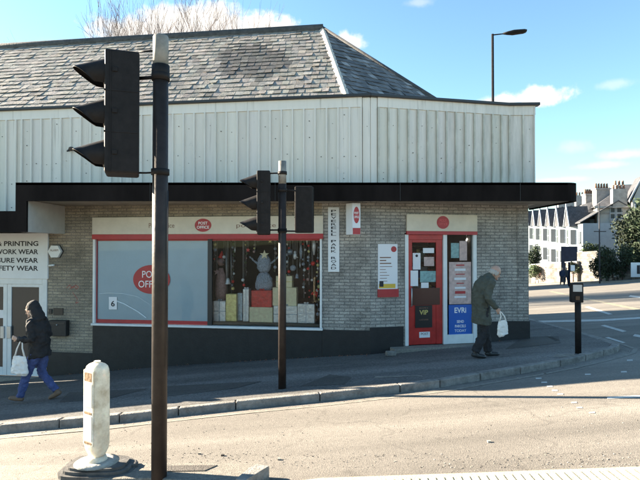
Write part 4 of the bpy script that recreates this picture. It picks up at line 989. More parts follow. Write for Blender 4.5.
for gi, (gx, gy0, gy1, gd, lb) in enumerate(((215, 240, 262, -.30, 'leftmost hanging string of mixed baubles in the shop window'), (233, 244, 290, -.55, 'string of mixed baubles between the rosy and tinsel figures'), (246, 240, 276, -.62, 'string of mixed baubles left of the tinsel figure'), (255, 240, 252, -.35, 'short string of baubles above the left arm of the tinsel figure'),
        (275, 240, 272, -.45, 'string of mixed baubles just left of the middle signal pole'), (288, 240, 275, -.6, 'string of mixed baubles just right of the middle signal pole'), (304, 244, 298, -.5, 'long string of baubles above the right silver box'), (309, 240, 285, -.35, 'string of small baubles left of the long icicle'), (318, 242, 318, -.3, 'rightmost long string of baubles at the edge of the shop window'))):
    top = FLp(gx, gy0, gd); t = thing('bauble_string', Vector((top.x, top.y, CEIL)), lb, 'bauble string', 'bauble strings in the shop window')
    mb = MB(); mb.tube([Vector((top.x, top.y, CEIL)), FLp(gx, gy1, gd)], .003, 5); mb.build('string', M['silver'], t)
    y = gy0
    while y < gy1:
        c = FLp(gx+random.uniform(-1.2, 1.2), y, gd); r_ = random.uniform(.016, .042); mb = MB(); mb.ell(c, r_, 10, 7); mb.build('bauble', M[random.choice(gcol)], t); y += random.uniform(3.2, 6)
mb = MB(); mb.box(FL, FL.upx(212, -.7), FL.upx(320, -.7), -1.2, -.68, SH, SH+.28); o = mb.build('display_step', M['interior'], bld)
mb = MB(); mb.tube([FLp(226, 236, -.62), FLp(227, 300, -.62)], .022, 8); mb.tube([FLp(231, 236, -.66), FLp(231.5, 300, -.66)], .012, 8); mb.build('display_post', M['metal'], bld)

# ================================================================ street furniture
def signal_head(parent, c, ang, aspects=3, h=1.10, w=.30, dp=.20, hood=True, vis=.21, back=True):
    """c = centre of the housing; ang = heading of the lenses (0 = +X)"""
    rot = Matrix.Rotation(ang, 3, 'Z'); c = Vector(c); T = lambda x, y, z: c+rot@Vector((x, y, z))
    mb = MB()
    f0, f1 = T(0, 0, 0), T(0, 1, 0)
    fr = Fr((f0.x, f0.y), (f1.x, f1.y)) ; 
    if fr.n.dot((rot@Vector((1, 0, 0))).xy) < 0: fr = Fr((f0.x, f0.y), (2*f0.x-f1.x, 2*f0.y-f1.y))
    mb.box(fr, -w/2, w/2, -dp/2, dp/2, c.z-h/2, c.z+h/2)
    head = mb.build('signal_head', M['sigblack'], parent, bevel=.018)
    if back:
        mb = MB(); mb.box(fr, -w/2-.07, w/2+.07, dp/2-.03, dp/2-.018, c.z-h/2-.02, c.z+h/2+.03); mb.build('backing_board', M['sigblack'], head, bevel=.01)
    pitch = h/aspects
    mb = MB()
    for k in range(1, aspects): zs_ = c.z+h/2-pitch*k; mb.box(fr, -w/2-.004, w/2+.004, -dp/2+.01, dp/2+.003, zs_-.006, zs_+.006)
    mb.box(fr, -w/2-.006, w/2+.006, dp/2-.05, dp/2-.042, c.z-h/2+.01, c.z+h/2-.01)
    mb.build('housing_seam', M['sigblack'], head)
    for k in range(aspects): mb = MB(); mb.box(fr, w/2+.001, w/2+.012, dp/2-.10, dp/2-.06, c.z+h/2-pitch*(k+.5)-.018, c.z+h/2-pitch*(k+.5)+.018); mb.build('latch', M['sigblack'], head, bevel=.003)
    for k in range(aspects):
        zc = h/2-pitch*(k+.5); r = min(.128, pitch*.40)
        mb = MB(); mb.tube([T(dp/2-.01, 0, zc), T(dp/2+.012, 0, zc)], r*.93, 20); mb.build('lens', M['lens'], head)
        mb = MB(); seg = 20; ins = []; outs = []
        for shell, rr in ((0, r), (1, r*.94)):
            base = len(mb.v)
            for j in range(5):
                tt = j/4
                for k2 in range(seg+1):
                    th = R(-50)+(R(280))*k2/seg          # open at the bottom
                    top = (.5+.5*math.sin(th)); L_ = vis*(.16+.84*top**.75)
                    x = dp/2+L_*tt; y = math.cos(th)*rr*(1-.10*tt); z = zc+math.sin(th)*rr*(1-.10*tt)-.33*(x-dp/2)*max(0, top)
                    mb.v.append(T(x, y, z))
            for j in range(4):
                for k2 in range(seg):
                    q = (base+j*(seg+1)+k2, base+(j+1)*(seg+1)+k2, base+(j+1)*(seg+1)+k2+1, base+j*(seg+1)+k2+1)
                    mb.f.append(q if shell == 0 else q[::-1]); mb.m.append(0); mb.t.append(1); mb.smooth.append(True)
        n1 = (seg+1)*5
        for k2 in range(seg):
            a_ = 4*(seg+1)+k2; mb.f.append((a_, a_+1, n1+a_+1, n1+a_)); mb.m.append(0); mb.t.append(1); mb.smooth.append(False)
        mb.build('hood', M['sigblack'], head)
    return head
def band(mb, p, r, h=.03): mb.tube([Vector(p)-Vector((0, 0, h/2)), Vector(p)+Vector((0, 0, h/2))], r, 16)
# near signal
nb = hit(160, 475.5, .12); t = thing('traffic_signal', nb, 'near traffic signal on the island, its black head turned left in front of the roof', 'traffic light')
zt = (HY-35)/F*nb.y; zs = (HY-72)/F*nb.y; pr = .0635
mb = MB(); mb.tube([nb-Vector((0, 0, .02)), Vector((nb.x, nb.y, zs))], pr, 24); mb.build('pole', M['pole'], t)
mb = MB(); mb.tube([Vector((nb.x, nb.y, zs+.001)), Vector((nb.x, nb.y, zt-.012)), Vector((nb.x, nb.y, zt))], [pr*1.0, pr*1.0, pr*.93], 24); mb.build('pole_top', M['polegrey'], t)
hx = (121-CX)/F*nb.y; hz = (HY-114.5)/F*nb.y
signal_head(t, (hx, nb.y+.02, hz), R(180+19), h=1.02, dp=.27, w=.30, back=False, vis=.25)
mb = MB()
for py, yy in ((49, 0), (76, 0), (172, 0)):
    z = (HY-py)/F*nb.y; mb2 = MB(); mb2.tube([Vector((hx+.13, nb.y+.04, z)), Vector((hx+.2, nb.y+.02, z-.004)), Vector((nb.x, nb.y-.0, z))], .016 if py == 76 else .008, 8)
    if py != 49: band(mb2, (nb.x, nb.y, z), pr+.012, .05)
    if py == 76: band(mb2, (nb.x, nb.y, z+.03), pr+.010, .13)
    mb2.build('bracket', M['sigblack'], t)
mb = MB(); mb.tube([nb+Vector((pr+.008, -.02, .9)), nb+Vector((pr+.008, -.02, 2.4))], .004, 6); mb.build('cable', M['gutter'], t)
# middle signal
mbp = hit(282.3, 388, .105); t = thing('traffic_signal', mbp, 'middle traffic signal on the pavement before the display window, with heads facing both ways', 'traffic light')
zt = (HY-161)/F*mbp.y; pr = .060
mb = MB(); mb.tube([mbp-Vector((0, 0, .02)), Vector((mbp.x, mbp.y, zt-.35))], pr, 20); mb.build('pole', M['pole'], t)
mb = MB(); mb.tube([Vector((mbp.x, mbp.y, zt-.349)), Vector((mbp.x, mbp.y, zt))], pr, 20); mb.build('pole_top', M['polegrey'], t)
sx = lambda px: (px-CX)/F*mbp.y
signal_head(t, (sx(263.5), mbp.y+.03, (HY-203)/F*mbp.y), R(180+4), h=.97, dp=.20, w=.30, vis=.27, back=False)
signal_head(t, (sx(304), mbp.y+.16, (HY-209)/F*mbp.y), R(84), h=.72, dp=.18, w=.28, vis=.2, back=False)
for py, xa, xb, dy in ((173, 266, 282, .03), (230, 268, 282, .03), (190, 282, 302, .14), (231, 282, 302, .14)):
    z = (HY-py)/F*mbp.y; mb2 = MB(); mb2.tube([Vector((sx(xa), mbp.y+(dy if xa < 275 else 0), z)), Vector((sx(xb), mbp.y+(dy if xb > 290 else 0), z))], .012, 8); band(mb2, (mbp.x, mbp.y, z), pr+.010, .05); mb2.build('bracket', M['sigblack'], t)
# push button post
pb = hit(577.5, 353, .105); t = thing('crossing_post', pb, 'short dark crossing post with push button box at the kerb corner', 'crossing post')
mb = MB(); mb.tube([pb-Vector((0, 0, .02)), Vector((pb.x, pb.y, (HY-285)/F*pb.y))], .052, 18); mb.build('post', M['sigblack'], t)
mb = MB(); cz = (HY-292)/F*pb.y; mb.cbox((pb.x-.075, pb.y-.10, cz), .20, .12, .34, R(-6)); bx = mb.build('button_box', M['sigblack'], t, bevel=.012)
mb = MB(); mb.cbox((pb.x-.085, pb.y-.163, cz+.08), .15, .006, .12, R(-6)); mb.build('display_panel', M['metal'], bx); mb = MB(); mb.cbox((pb.x-.085, pb.y-.164, cz-.09), .07, .014, .07, R(-6)); mb.build('push_button', M['lens'], bx)
# bollard
bb = hit(98, 470, .12); Yb = bb.y; pxm = Yb/F
t = thing('traffic_bollard', bb, 'grubby white internally lit traffic bollard on the island beside the near pole', 'bollard')
bc = Vector((bb.x, bb.y, 0)); zb0 = (HY-456)/F*Yb; zb1 = (HY-362)/F*Yb
def shell(mb, prof, wx, wy, seg=32, power=3.2, rot=R(30)):
    base = len(mb.v); rm = Matrix.Rotation(rot, 3, 'Z')
    for z, sx_, sy_ in prof:
        for k in range(seg):
            th = 2*math.pi*k/seg; c_, s_ = math.cos(th), math.sin(th)
            x = math.copysign(abs(c_)**(2/power), c_)*wx*sx_; y = math.copysign(abs(s_)**(2/power), s_)*wy*sy_
            p = rm@Vector((x, y, 0)); mb.v.append(Vector((bc.x+p.x, bc.y+p.y, z)))
    for i in range(len(prof)-1):
        for k in range(seg):
            k2 = (k+1) % seg; mb.f.append((base+i*seg+k, base+i*seg+k2, base+(i+1)*seg+k2, base+(i+1)*seg+k)); mb.m.append(0); mb.t.append(1); mb.smooth.append(True)
    mb.f.append(tuple(base+k for k in range(seg))[::-1]); mb.f.append(tuple(base+(len(prof)-1)*seg+k for k in range(seg))); mb.m += [0, 0]; mb.t += [1, 1]; mb.smooth += [False, False]
hgt = zb1-zb0
prof = [(zb0, .50, .55), (zb0+.05*hgt, .72, .75), (zb0+.10*hgt, .92, .92), (zb0+.15*hgt, 1, 1), (zb0+.5*hgt, 1.0, 1.0), (zb0+.88*hgt, .985, .985), (zb0+.93*hgt, .94, .94), (zb0+.965*hgt, .84, .84), (zb0+.985*hgt, .66, .66), (zb0+1.0*hgt, .35, .4)]
mb = MB(); shell(mb, prof, .085, .108, rot=R(56)); mb.build('shell', M['bollard'], t)
mb = MB(); mb.tube([(bc.x+.0, bc.y, zb1-.005), (bc.x, bc.y, zb1+.014)], .028, 14); mb.build('cap', M['bollard'], t)
# recessed face with windows (the side face turned towards the road on the left)
rm = Matrix.Rotation(R(56), 3, 'Z'); fo = bc+rm@Vector((-.1, -.1265, 0)); f1_ = bc+rm@Vector((.1, -.1265, 0))
fb2 = Fr((fo.x, fo.y), (f1_.x, f1_.y)); 
fl_a = bc+rm@Vector((-.0865, .085, 0)); fl_b = bc+rm@Vector((-.0865, -.085, 0)); fs_ = Fr((fl_a.x, fl_a.y), (fl_b.x, fl_b.y))
def fpanel(name, z0, z1, m, d=.006, a=.025, b=.145):
    mb = MB(); mb.box(fs_, a, b, -.03, d, zb0+z0*hgt, zb0+z1*hgt); return mb.build(name, M[m], t, bevel=.006)
fpanel('window_surround', .155, .935, 'bollard', .001, .012, .158)
fpanel('lit_window', .55, .80, 'bollpanel', .004); fpanel('lit_window', .20, .47, 'bollpanel', .004); fpanel('rusty_slot', .815, .915, 'rust', .002); fpanel('rusty_edge', .475, .505, 'rust', .003); fpanel('rusty_edge', .165, .195, 'rust', .003)
mb = MB(); mb.tube([(bc.x, bc.y, bb.z+.04), (bc.x, bc.y, bb.z+.12), (bc.x, bc.y, zb0+.02)], [.115, .085, .075], 20); mb.build('neck', M['bollard'], t)
mb = MB()
for rx_, ry_, za, zb, m_ in ((.32, .20, 0, .035, 0), (.29, .17, .036, .062, 0), (.25, .15, .063, .085, 0)):
    mb.vprism([(bc.x+.02+rx_*math.copysign(abs(math.cos(a))**.5, math.cos(a)), bc.y+ry_*math.copysign(abs(math.sin(a))**.5, math.sin(a))) for a in [2*math.pi*k/28 for k in range(28)]], bb.z+za, bb.z+zb)
mb.build('foot_plate', M['rubber'], t, bevel=.008)
mb = MB(); mb.tube([(bc.x, bc.y, bb.z+.0855), (bc.x, bc.y, bb.z+.105)], [.19, .13], 24); mb.build('collar', M['conc_base'], t)
# loose weathered blocks behind the bollard foot
for i, (px, py, s_, lb) in enumerate(((128, 467, .1, 'pale broken concrete lump right of the bollard foot'),)):
    p = hit(px, py, .12); mb = MB(); mb.cbox(p+Vector((0, .02, .02)), s_*1.6, s_, .05, .3); o = mb.build('concrete_lump', M['rubber'], bevel=.012); tag(o, lb, 'rubble')
# lamp post behind the building
LY = 19.0; lx = (493.5-CX)/F*LY; lb = Vector((lx, LY, G(lx, LY)+.105)); lz = (HY-33)/F*LY
t = thing('street_lamp', lb, 'tall dark street lamp rising behind the right end of the pale parapet', 'street lamp')
mb = MB(); mb.tube([lb, lb+Vector((0, 0, 1.4)), lb+Vector((0, 0, 1.5)), Vector((lx, LY, lz))], [.085, .085, .055, .045], 16); mb.build('column', M['sigblack'], t)
mb = MB(); e = W3(506, 32.5, LY); mb.tube([Vector((lx, LY, lz-.03)), e], [.025, .02], 10); mb.build('arm', M['sigblack'], t)
mb = MB(); a_, b_ = W3(504, 32.5, LY), W3(527, 30, LY)
mb.tube([a_, a_+(b_-a_)*.2, a_+(b_-a_)*.45, a_+(b_-a_)*.9, b_], [(.03, .03), (.10, .06), (.16, .085), (.15, .07), (.12, .05)], 16, side=(0, 1, 0)); mb.build('lamp_head', M['sigblack'], t)

# ================================================================ people
def remesh(o, vox, smooth=4, disp=0, scale=.1):
    m = o.modifiers.new('r', 'REMESH'); m.mode = 'VOXEL'; m.voxel_size = vox; m.use_smooth_shade = True
    s = o.modifiers.new('s', 'SMOOTH'); s.iterations = smooth; s.factor = .5
    if disp:
        tx = bpy.data.textures.new('folds', 'CLOUDS'); tx.noise_scale = scale; tx.noise_depth = 1
        d = o.modifiers.new('d', 'DISPLACE'); d.texture = tx; d.strength = disp; d.mid_level = .5
def person(base, ang, P, label, mats, k=1.0):
    """P: joint dictionary in local (forward, left, up) metres"""
    rot = Matrix.Rotation(ang, 3, 'Z'); base = Vector(base)
    T = lambda p: base+rot@(Vector(p)*k)
    sd = rot@Vector((0, 1, 0)); fw = rot@Vector((1, 0, 0))
    t = thing('person', base, label, 'person')
    J = {a: T(b) for a, b in P.items()}
    def lerp(a, b, f): return J[a]*(1-f)+J[b]*f
    mb = MB()
    H = J['head']; hd = (J['crown']-H).normalized(); rr = Matrix((fw, sd, Vector((0, 0, 1)))).transposed()
    tilt = Matrix.Rotation(P_tilt[label], 3, sd); hr = tilt@rr
    mb.ell(H+hr@Vector((-.008, 0, .02)), (.096*k, .076*k, .112*k), 20, 14, rot=hr)            # skull
    mb.ell(H+hr@Vector((.028, 0, -.045)), (.062*k, .056*k, .072*k), 16, 10, rot=hr)            # jaw
    mb.ell(H+hr@Vector((.082, 0, -.095)), (.022*k, .026*k, .018*k), 10, 6, rot=hr)             # chin
    mb.tube([H+hr@Vector((.083, 0, .02)), H+hr@Vector((.100, 0, -.012)), H+hr@Vector((.112, 0, -.030)), H+hr@Vector((.088, 0, -.040))], [.008, .012, .016, .010], 8)   # nose
    mb.tube([H+hr@Vector((.080, -.04, .028)), H+hr@Vector((.093, 0, .034)), H+hr@Vector((.080, .04, .028))], .010, 8)   # brow
    mb.tube([H+hr@Vector((.078, -.022, -.064)), H+hr@Vector((.090, 0, -.062)), H+hr@Vector((.078, .022, -.064))], .008, 8)  # lips
    for s in (-1, 1): mb.ell(H+hr@Vector((-.005, s*.078*k, -.012)), (.020, .009, .032), 10, 6, rot=hr)                          # ears
    mb.tube([J['chest'], J['neck'], H+hr@Vector((-.02, 0, -.03))], [.07*k, .055*k, .052*k], 14)
    mb.tube([J['pelvis']-Vector((0, 0, .05)), J['pelvis'], J['waist'], J['chest'], J['shoulders']], [(.12*k, .08*k), (.15*k, .11*k), (.125*k, .10*k), (.15*k, .11*k), (.12*k, .07*k)], 18, side=sd)
    for s in ('l', 'r'):
        mb.tube([J['hip_'+s], J['knee_'+s], J['ankle_'+s]], [.085*k, .055*k, .038*k], 14); mb.ell(J['hip_'+s], .086*k)
        mb.tube([J['sh_'+s], J['el_'+s], J['wr_'+s]], [.05*k, .038*k, .026*k], 12); mb.ell(J['sh_'+s], .055*k, 12, 8)
        # hand: palm, four unequal bent fingers, thumb from the side of the palm
        w = J['wr_'+s]; d = (J['hand_'+s]-w).normalized(); pn = (rot@Vector((0, 1 if s == 'r' else -1, 0))); pn = (pn-d*pn.dot(d)).normalized(); ax = d.cross(pn).normalized()
        if ax.dot(fw) < 0: ax = -ax
        mb.tube([w, w+d*.045*k, w+d*.088*k], [(.022*k, .017*k), (.038*k, .015*k), (.040*k, .013*k)], 12, side=ax)
        for i, L_ in enumerate((.066, .074, .069, .054)):
            o_ = w+d*.085*k+ax*(.028-.019*i)*k; a1_ = o_+(d*.9+pn*.35).normalized()*L_*.42*k; a2_ = a1_+(d*.35+pn*.95).normalized()*L_*.35*k; a3_ = a2_+(pn*.8-d*.5).normalized()*L_*.26*k
            mb.tube([o_-d*.015*k, o_, a1_, a2_, a3_], [.009*k, .0088*k, .0084*k, .0078*k, .006*k], 8)
        th_ = w+d*.03*k+ax*.03*k; mb.tube([th_-ax*.012, th_, th_+(ax*.7+d*.8+pn*.2).normalized()*.034*k, th_+(ax*.5+d*1.2+pn*.6).normalized()*.058*k], [.012*k, .0115*k, .010*k, .007*k], 8)
    body = mb.build('body', M['skin'], t); remesh(body, .0065, 3)
    for s in (-1, 1):
        mb = MB(); mb.ell(H+hr@Vector((.082, s*.030, .008)), .011, 8, 6); mb.build('eye', M['ink'], t)
    # trousers
    mb = MB(); mb.tube([J['pelvis']+Vector((0, 0, .10))*k, J['pelvis'], J['pelvis']-Vector((0, 0, .08))*k], [(.155*k, .115*k), (.170*k, .128*k), (.15*k, .115*k)], 18, side=sd)
    for s in ('l', 'r'):
        an = J['ankle_'+s]; kn = J['knee_'+s]; hp = J['hip_'+s]; dn = (an-kn).normalized()
        mb.ell(hp, .102*k, 12, 8); mb.tube([hp, (hp+kn)/2, kn, (kn+an)/2, an+dn*.01], [.104*k, .090*k, .070*k, .064*k*mats['leg'], .058*k*mats['leg']], 14)
    tr = mb.build('trousers', M[mats['trousers']], t); remesh(tr, .010, 2, .034, .06)
    # jacket
    mb = MB(); hem = mats['hem']
    mb.tube([T((P['pelvis'][0]-.01, 0, hem)), T((P['pelvis'][0], 0, hem+.10)), J['waist'], lerp('waist', 'chest', .6), J['chest'], J['shoulders'], J['shoulders']+Vector((0, 0, .05))*k],
            [(.205*k, .165*k), (.20*k, .160*k), (.180*k, .150*k), (.195*k, .160*k), (.20*k, .158*k), (.17*k, .115*k), (.085*k, .085*k)], 20, side=sd)
    for s in ('l', 'r'):
        mb.ell(J['sh_'+s], .082*k, 12, 8); dn = (J['wr_'+s]-J['el_'+s]).normalized()
        mb.tube([J['sh_'+s], (J['sh_'+s]+J['el_'+s])/2, J['el_'+s], (J['el_'+s]+J['wr_'+s])/2, J['wr_'+s]+dn*.0], [.080*k, .070*k, .062*k, .054*k, .045*k], 14)
    mb.tube([J['shoulders']+Vector((0, 0, .0)), J['neck']+(J['neck']-J['shoulders']).normalized()*.02], [(.10*k, .09*k), (.072*k, .070*k)], 14, side=sd)
    jk = mb.build('jacket', M[mats['jacket']], t); remesh(jk, .010, 2, .050, .085)
    for s in ('l', 'r'):
        toe = P['toe_'+s]; an = J['ankle_'+s]; he = T(P['heel_'+s]); to_ = T(toe)
        mb = MB(); d = (to_-he); mb.tube([he-d*.06, he+d*.12, he+d*.5, he+d*.85, to_], [(.030*k, .03*k), (.043*k, .040*k), (.043*k, .042*k), (.050*k, .034*k), (.028*k, .02*k)], 14, side=sd)
        mb.tube([an+Vector((0, 0, .01)), he+d*.25], [.045*k, .045*k], 12); so = mb.build('shoe', M[mats['shoe']], t); remesh(so, .009, 2)
    return t, J, T, hr, H, sd, fw
P_tilt = {}
# elderly man walking right
mp = hit(483.5, 357, .105)
LM = 'stooped balding man in a long olive coat walking right with a white bag'
P_tilt[LM] = R(28)
PM = dict(pelvis=(-.04, 0, .90), waist=(-.06, 0, 1.04), chest=(-.02, 0, 1.26), shoulders=(.06, 0, 1.40), neck=(.13, 0, 1.45), head=(.215, 0, 1.515), crown=(.24, 0, 1.63),
          hip_l=(-.04, .09, .86), knee_l=(.07, .09, .48), ankle_l=(.11, .09, .10), heel_l=(.08, .09, .045), toe_l=(.33, .10, .035),
          hip_r=(-.04, -.09, .86), knee_r=(-.02, -.09, .47), ankle_r=(-.20, -.09, .13), heel_r=(-.25, -.09, .07), toe_r=(-.01, -.10, .030),
          sh_l=(.05, .19, 1.35), el_l=(-.02, .25, 1.08), wr_l=(.13, .24, .88), hand_l=(.17, .23, .80), sh_r=(.05, -.19, 1.35), el_r=(-.03, -.25, 1.08), wr_r=(.14, -.22, .90), hand_r=(.19, -.21, .82))
t, J, T, hr, H, sd, fw = person(mp, R(6), PM, LM, dict(trousers='trousers', jacket='coat', shoe='blackshoe', hem=.60, leg=1.25), k=1.02)
mb = MB()
for k_ in range(16):                                                # grey fringe round the back of the head
    th = R(70)+R(220)*k_/15; mb.ell(H+hr@Vector((-.01+.088*math.cos(th), .074*math.sin(th), -.015+.01*math.sin(k_*3))), (.022, .018, .045), 8, 6, rot=hr)
hh = mb.build('hair', M['greyhair'], t); remesh(hh, .008, 2)
def bag(handp, wdt, hgt_, thick, ang, label, drop=.16, lean=0, m='bag', strap=.012):
    rm = Matrix.Rotation(ang, 3, 'Z'); hp = Vector(handp); c = hp-Vector((0, 0, drop+hgt_/2))+rm@Vector((lean, 0, 0))
    t = thing('carrier_bag', c-Vector((0, 0, hgt_/2)), label, 'bag'); mb = MB()
    n = 7; rings = []
    mb.tube([c+rm@Vector((lean*.2, 0, -hgt_/2)), c+rm@Vector((0, 0, -hgt_*.42)), c+rm@Vector((0, 0, -hgt_*.1)), c+rm@Vector((0, 0, hgt_*.3)), c+rm@Vector((-lean*.1, 0, hgt_/2))],
            [(wdt*.40, thick*.5), (wdt*.52, thick*1.0), (wdt*.50, thick*.8), (wdt*.46, thick*.5), (wdt*.38, thick*.25)], 16, side=rm@Vector((1, 0, 0)))
    b = mb.build('bag_body', M[m], t); remesh(b, .010, 2, .03, .06)
    mb = MB()
    for s in (-1, 1): mb.tube([c+rm@Vector((s*wdt*.3, 0, hgt_*.42)), c+rm@Vector((s*wdt*.16, 0, hgt_/2+drop*.5)), hp+rm@Vector((s*.012, 0, .01)), hp+rm@Vector((0, 0, .022))], [strap*1.3, strap, strap*.8, strap*.8], 8)
    mb.build('handles', M[m], t)
bag(J['hand_r']+Vector((.02, -.01, .0)), .20, .28, .05, R(6), 'thin white carrier bag hanging from the hand of the man in the olive coat', drop=.13, lean=.04)
# woman walking left
wp = hit(38.5, 400.5, .105)
LW = 'woman in black hooded jacket and blue jeans striding left past the glazed doors'
P_tilt[LW] = R(16)
PW = dict(pelvis=(-.03, 0, .86), waist=(-.03, 0, 1.00), chest=(.0, 0, 1.21), shoulders=(.03, 0, 1.36), neck=(.06, 0, 1.42), head=(.105, 0, 1.505), crown=(.12, 0, 1.62),
          hip_l=(-.03, .085, .84), knee_l=(.13, .085, .47), ankle_l=(.24, .085, .10), heel_l=(.20, .085, .055), toe_l=(.43, .09, .075),
          hip_r=(-.03, -.085, .84), knee_r=(-.02, -.085, .45), ankle_r=(-.27, -.085, .17), heel_r=(-.34, -.085, .13), toe_r=(-.15, -.09, .030),
          sh_l=(.02, .17, 1.31), el_l=(-.04, .23, 1.06), wr_l=(.20, .22, 1.06), hand_l=(.28, .21, 1.08), sh_r=(.02, -.17, 1.31), el_r=(-.05, -.23, 1.07), wr_r=(.12, -.20, .98), hand_r=(.20, -.18, 1.0))
t, J, T, hr, H, sd, fw = person(wp, R(176), PW, LW, dict(trousers='jeans', jacket='jacket', shoe='shoe', hem=.74, leg=1.0), k=1.0)
mb = MB()                                                            # hood drawn over the head, open at the face
mb.ell(H+hr@Vector((-.040, 0, .035)), (.112, .100, .128), 20, 12, rot=hr)
mb.tube([H+hr@Vector((-.05, 0, .0)), J['neck']+fw*-.06, J['shoulders']+fw*-.10-Vector((0, 0, .03))], [(.105, .10), (.115, .10), (.10, .07)], 16, side=sd)
hd_ = mb.build('hood', M['jacket'], t); remesh(hd_, .011, 2, .02, .06)
bag(J['wr_l']*.55+J['el_l']*.45+Vector((-.02, -.03, -.02)), .28, .30, .06, R(176), 'white canvas tote bag hanging from the forearm of the woman in black', drop=.24, lean=.03)

# ================================================================ vegetation and the far side
def bare_tree(base, h, spread, label, seed, trunk=.16, depth=5, group='bare trees behind the slate roof'):
    rnd = random.Random(seed); t = thing('bare_tree', base, label, 'tree', group); mt = MB(); mc = MB()
    def grow(p, d, L_, r, lv):
        n = 3; pts = [p]; q = p.copy(); dd = d.copy()
        for i in range(n):
            dd = (dd+Vector((rnd.uniform(-.18, .18), rnd.uniform(-.18, .18), rnd.uniform(-.05, .14)))).normalized(); q = q+dd*L_/n; pts.append(q.copy())
        (mt if lv == 0 else mc).tube(pts, [r*(1-.35*i/n) for i in range(n+1)], 8 if lv < 2 else (4 if lv < 4 else 3), caps=False)
        if lv >= depth: return
        for i in range(rnd.choice((3, 3, 4) if lv else (6, 7))):
            s_ = rnd.choice(pts[1:]) if rnd.random() < .6 else pts[-1]
            nd = (dd+Vector((rnd.uniform(-1, 1)*spread, rnd.uniform(-1, 1)*spread, rnd.uniform(-.1, .55)))).normalized()
            grow(s_, nd, L_*rnd.uniform(.58, .82), max(r*.56, .011), lv+1)
    grow(Vector(base), Vector((0, 0, 1)), h*.36, trunk, 0)
    zl = sorted(v.z for v in mc.v); zz = zl[int(len(zl)*.975)] if base[0]/base[1] > -.36 else zl[-1]; b0 = Vector(base); kz = h/(zz-b0.z)
    for m_ in (mt, mc):
        for v in m_.v: v.z = b0.z+(v.z-b0.z)*kz; v.x = b0.x+(v.x-b0.x)*.66; v.y = b0.y+(v.y-b0.y)*.4
    mt.build('trunk', M['bark'], t); mc.build('crown', M['bark'], t); return t
def gp(px, Y): x = (px-CX)/F*Y; return Vector((x, Y, G(x, Y)-.05))
for i, (px, Y, top, lb) in enumerate(((138, 34, 19, 'bare tree rising behind the roof just left of the near pole'), (172, 33, 13, 'tallest bare tree directly behind the top of the near pole'), (198, 35, 13, 'bare tree with twiggy crown behind the roof right of the near pole'),
        (218, 36, 20, 'rightmost bare tree crown against the white cloud'), (116, 38, 37, 'low bare tree behind the roof above the near signal head'), (64, 42, 40, 'faint bare tree behind the left end of the roof'), (32, 44, 50, 'leftmost thin bare tree just over the ridge'), (192, 40, 20, 'bare tree between the two taller crowns behind the roof'))):
    b_ = gp(px, Y); h = (HY-top-3)/F*Y-b_.z; bare_tree(b_, h, .75, lb, 11+i, trunk=.15, depth=6)
def leafy(base, c, r, label, m, n=2600, seed=1, trunk_r=.2, leaf=.16, cat='tree', name='evergreen_tree', group=None, lobes=12):
    rnd = random.Random(seed); t = thing(name, base, label, cat, group); base = Vector(base); c = Vector(c); r = Vector(r)
    mt = MB(); top = c+Vector((0, 0, r.z*.5))
    mt.tube([base, base*.5+c*.5+Vector((rnd.uniform(-.1, .1), 0, 0)), top], [trunk_r, trunk_r*.7, trunk_r*.2], 8)
    L_ = []
    for k in range(lobes):
        v = Vector((rnd.gauss(0, 1), rnd.gauss(0, 1), rnd.gauss(0, 1))).normalized(); q = c+Vector((v.x*r.x, v.y*r.y, v.z*r.z))*rnd.uniform(.45, .72); L_.append((q, rnd.uniform(.34, .52), rnd.uniform(.6, 1.5)))
        mt.tube([base*.4+c*.6, q], [trunk_r*.3, .02], 5, caps=False)
    mt.build('trunk', M['bark'], t); mc = MB()
    for i in range(n):
        q, s_, tn = rnd.choice(L_); v = Vector((rnd.gauss(0, 1), rnd.gauss(0, 1), rnd.gauss(0, 1))).normalized()*rnd.uniform(.5, 1.08)
        p = q+Vector((v.x*r.x, v.y*r.y, v.z*r.z))*s_
        if p.z < base.z+.02: continue
        a = Vector((rnd.gauss(0, 1), rnd.gauss(0, 1), rnd.gauss(0, 1))).normalized(); b = a.cross(Vector((rnd.gauss(0, 1), rnd.gauss(0, 1), rnd.gauss(0, 1)))).normalized(); l = leaf*rnd.uniform(.6, 1.4)
        mc.face([p-a*l, p+b*l*.45, p+a*l, p-b*l*.45], 0, tn*rnd.uniform(.7, 1.4))
    mc.build('crown', M[m], t); return t
# stone wall and hedge row across the far road
def wallseg(name, pa, ya, pb, yb, ta, tb, m, label, cat='wall', th=.4, cope=None, d=0):
    A_ = gp(pa, ya); B_ = gp(pb, yb); f = Fr((A_.x, A_.y), (B_.x, B_.y)); t = thing(name, A_, label, cat)
    za = (HY-ta)/F*ya; zb = (HY-tb)/F*yb; mb = MB(); n = 8
    for k in range(n):
        u0, u1 = f.len*k/n, f.len*(k+1)/n; z0_, z1_ = za+(zb-za)*k/n, za+(zb-za)*(k+1)/n; q = (z0_+z1_)/2+random.uniform(-.06, .06)*(0 if cope else 1)
        gz_ = min(A_.z, B_.z)-.3; mb.hexa([f.p(u0, 0, gz_), f.p(u1, 0, gz_), f.p(u1, -th, gz_), f.p(u0, -th, gz_), f.p(u0, 0, z0_), f.p(u1, 0, z1_), f.p(u1, -th, z1_), f.p(u0, -th, z0_)])
    mb.build('masonry', M[m], t)
    if cope:
        mb = MB(); c0 = f.p(-.05, .06, 0); mb.hexa([f.p(0, .06, za+.002), f.p(f.len, .06, zb+.002), f.p(f.len, -th-.06, zb+.002), f.p(0, -th-.06, za+.002), f.p(0, .06, za+.1), f.p(f.len, .06, zb+.1), f.p(f.len, -th-.06, zb+.1), f.p(0, -th-.06, za+.1)]); mb.build('coping', M[cope], t)
    return t
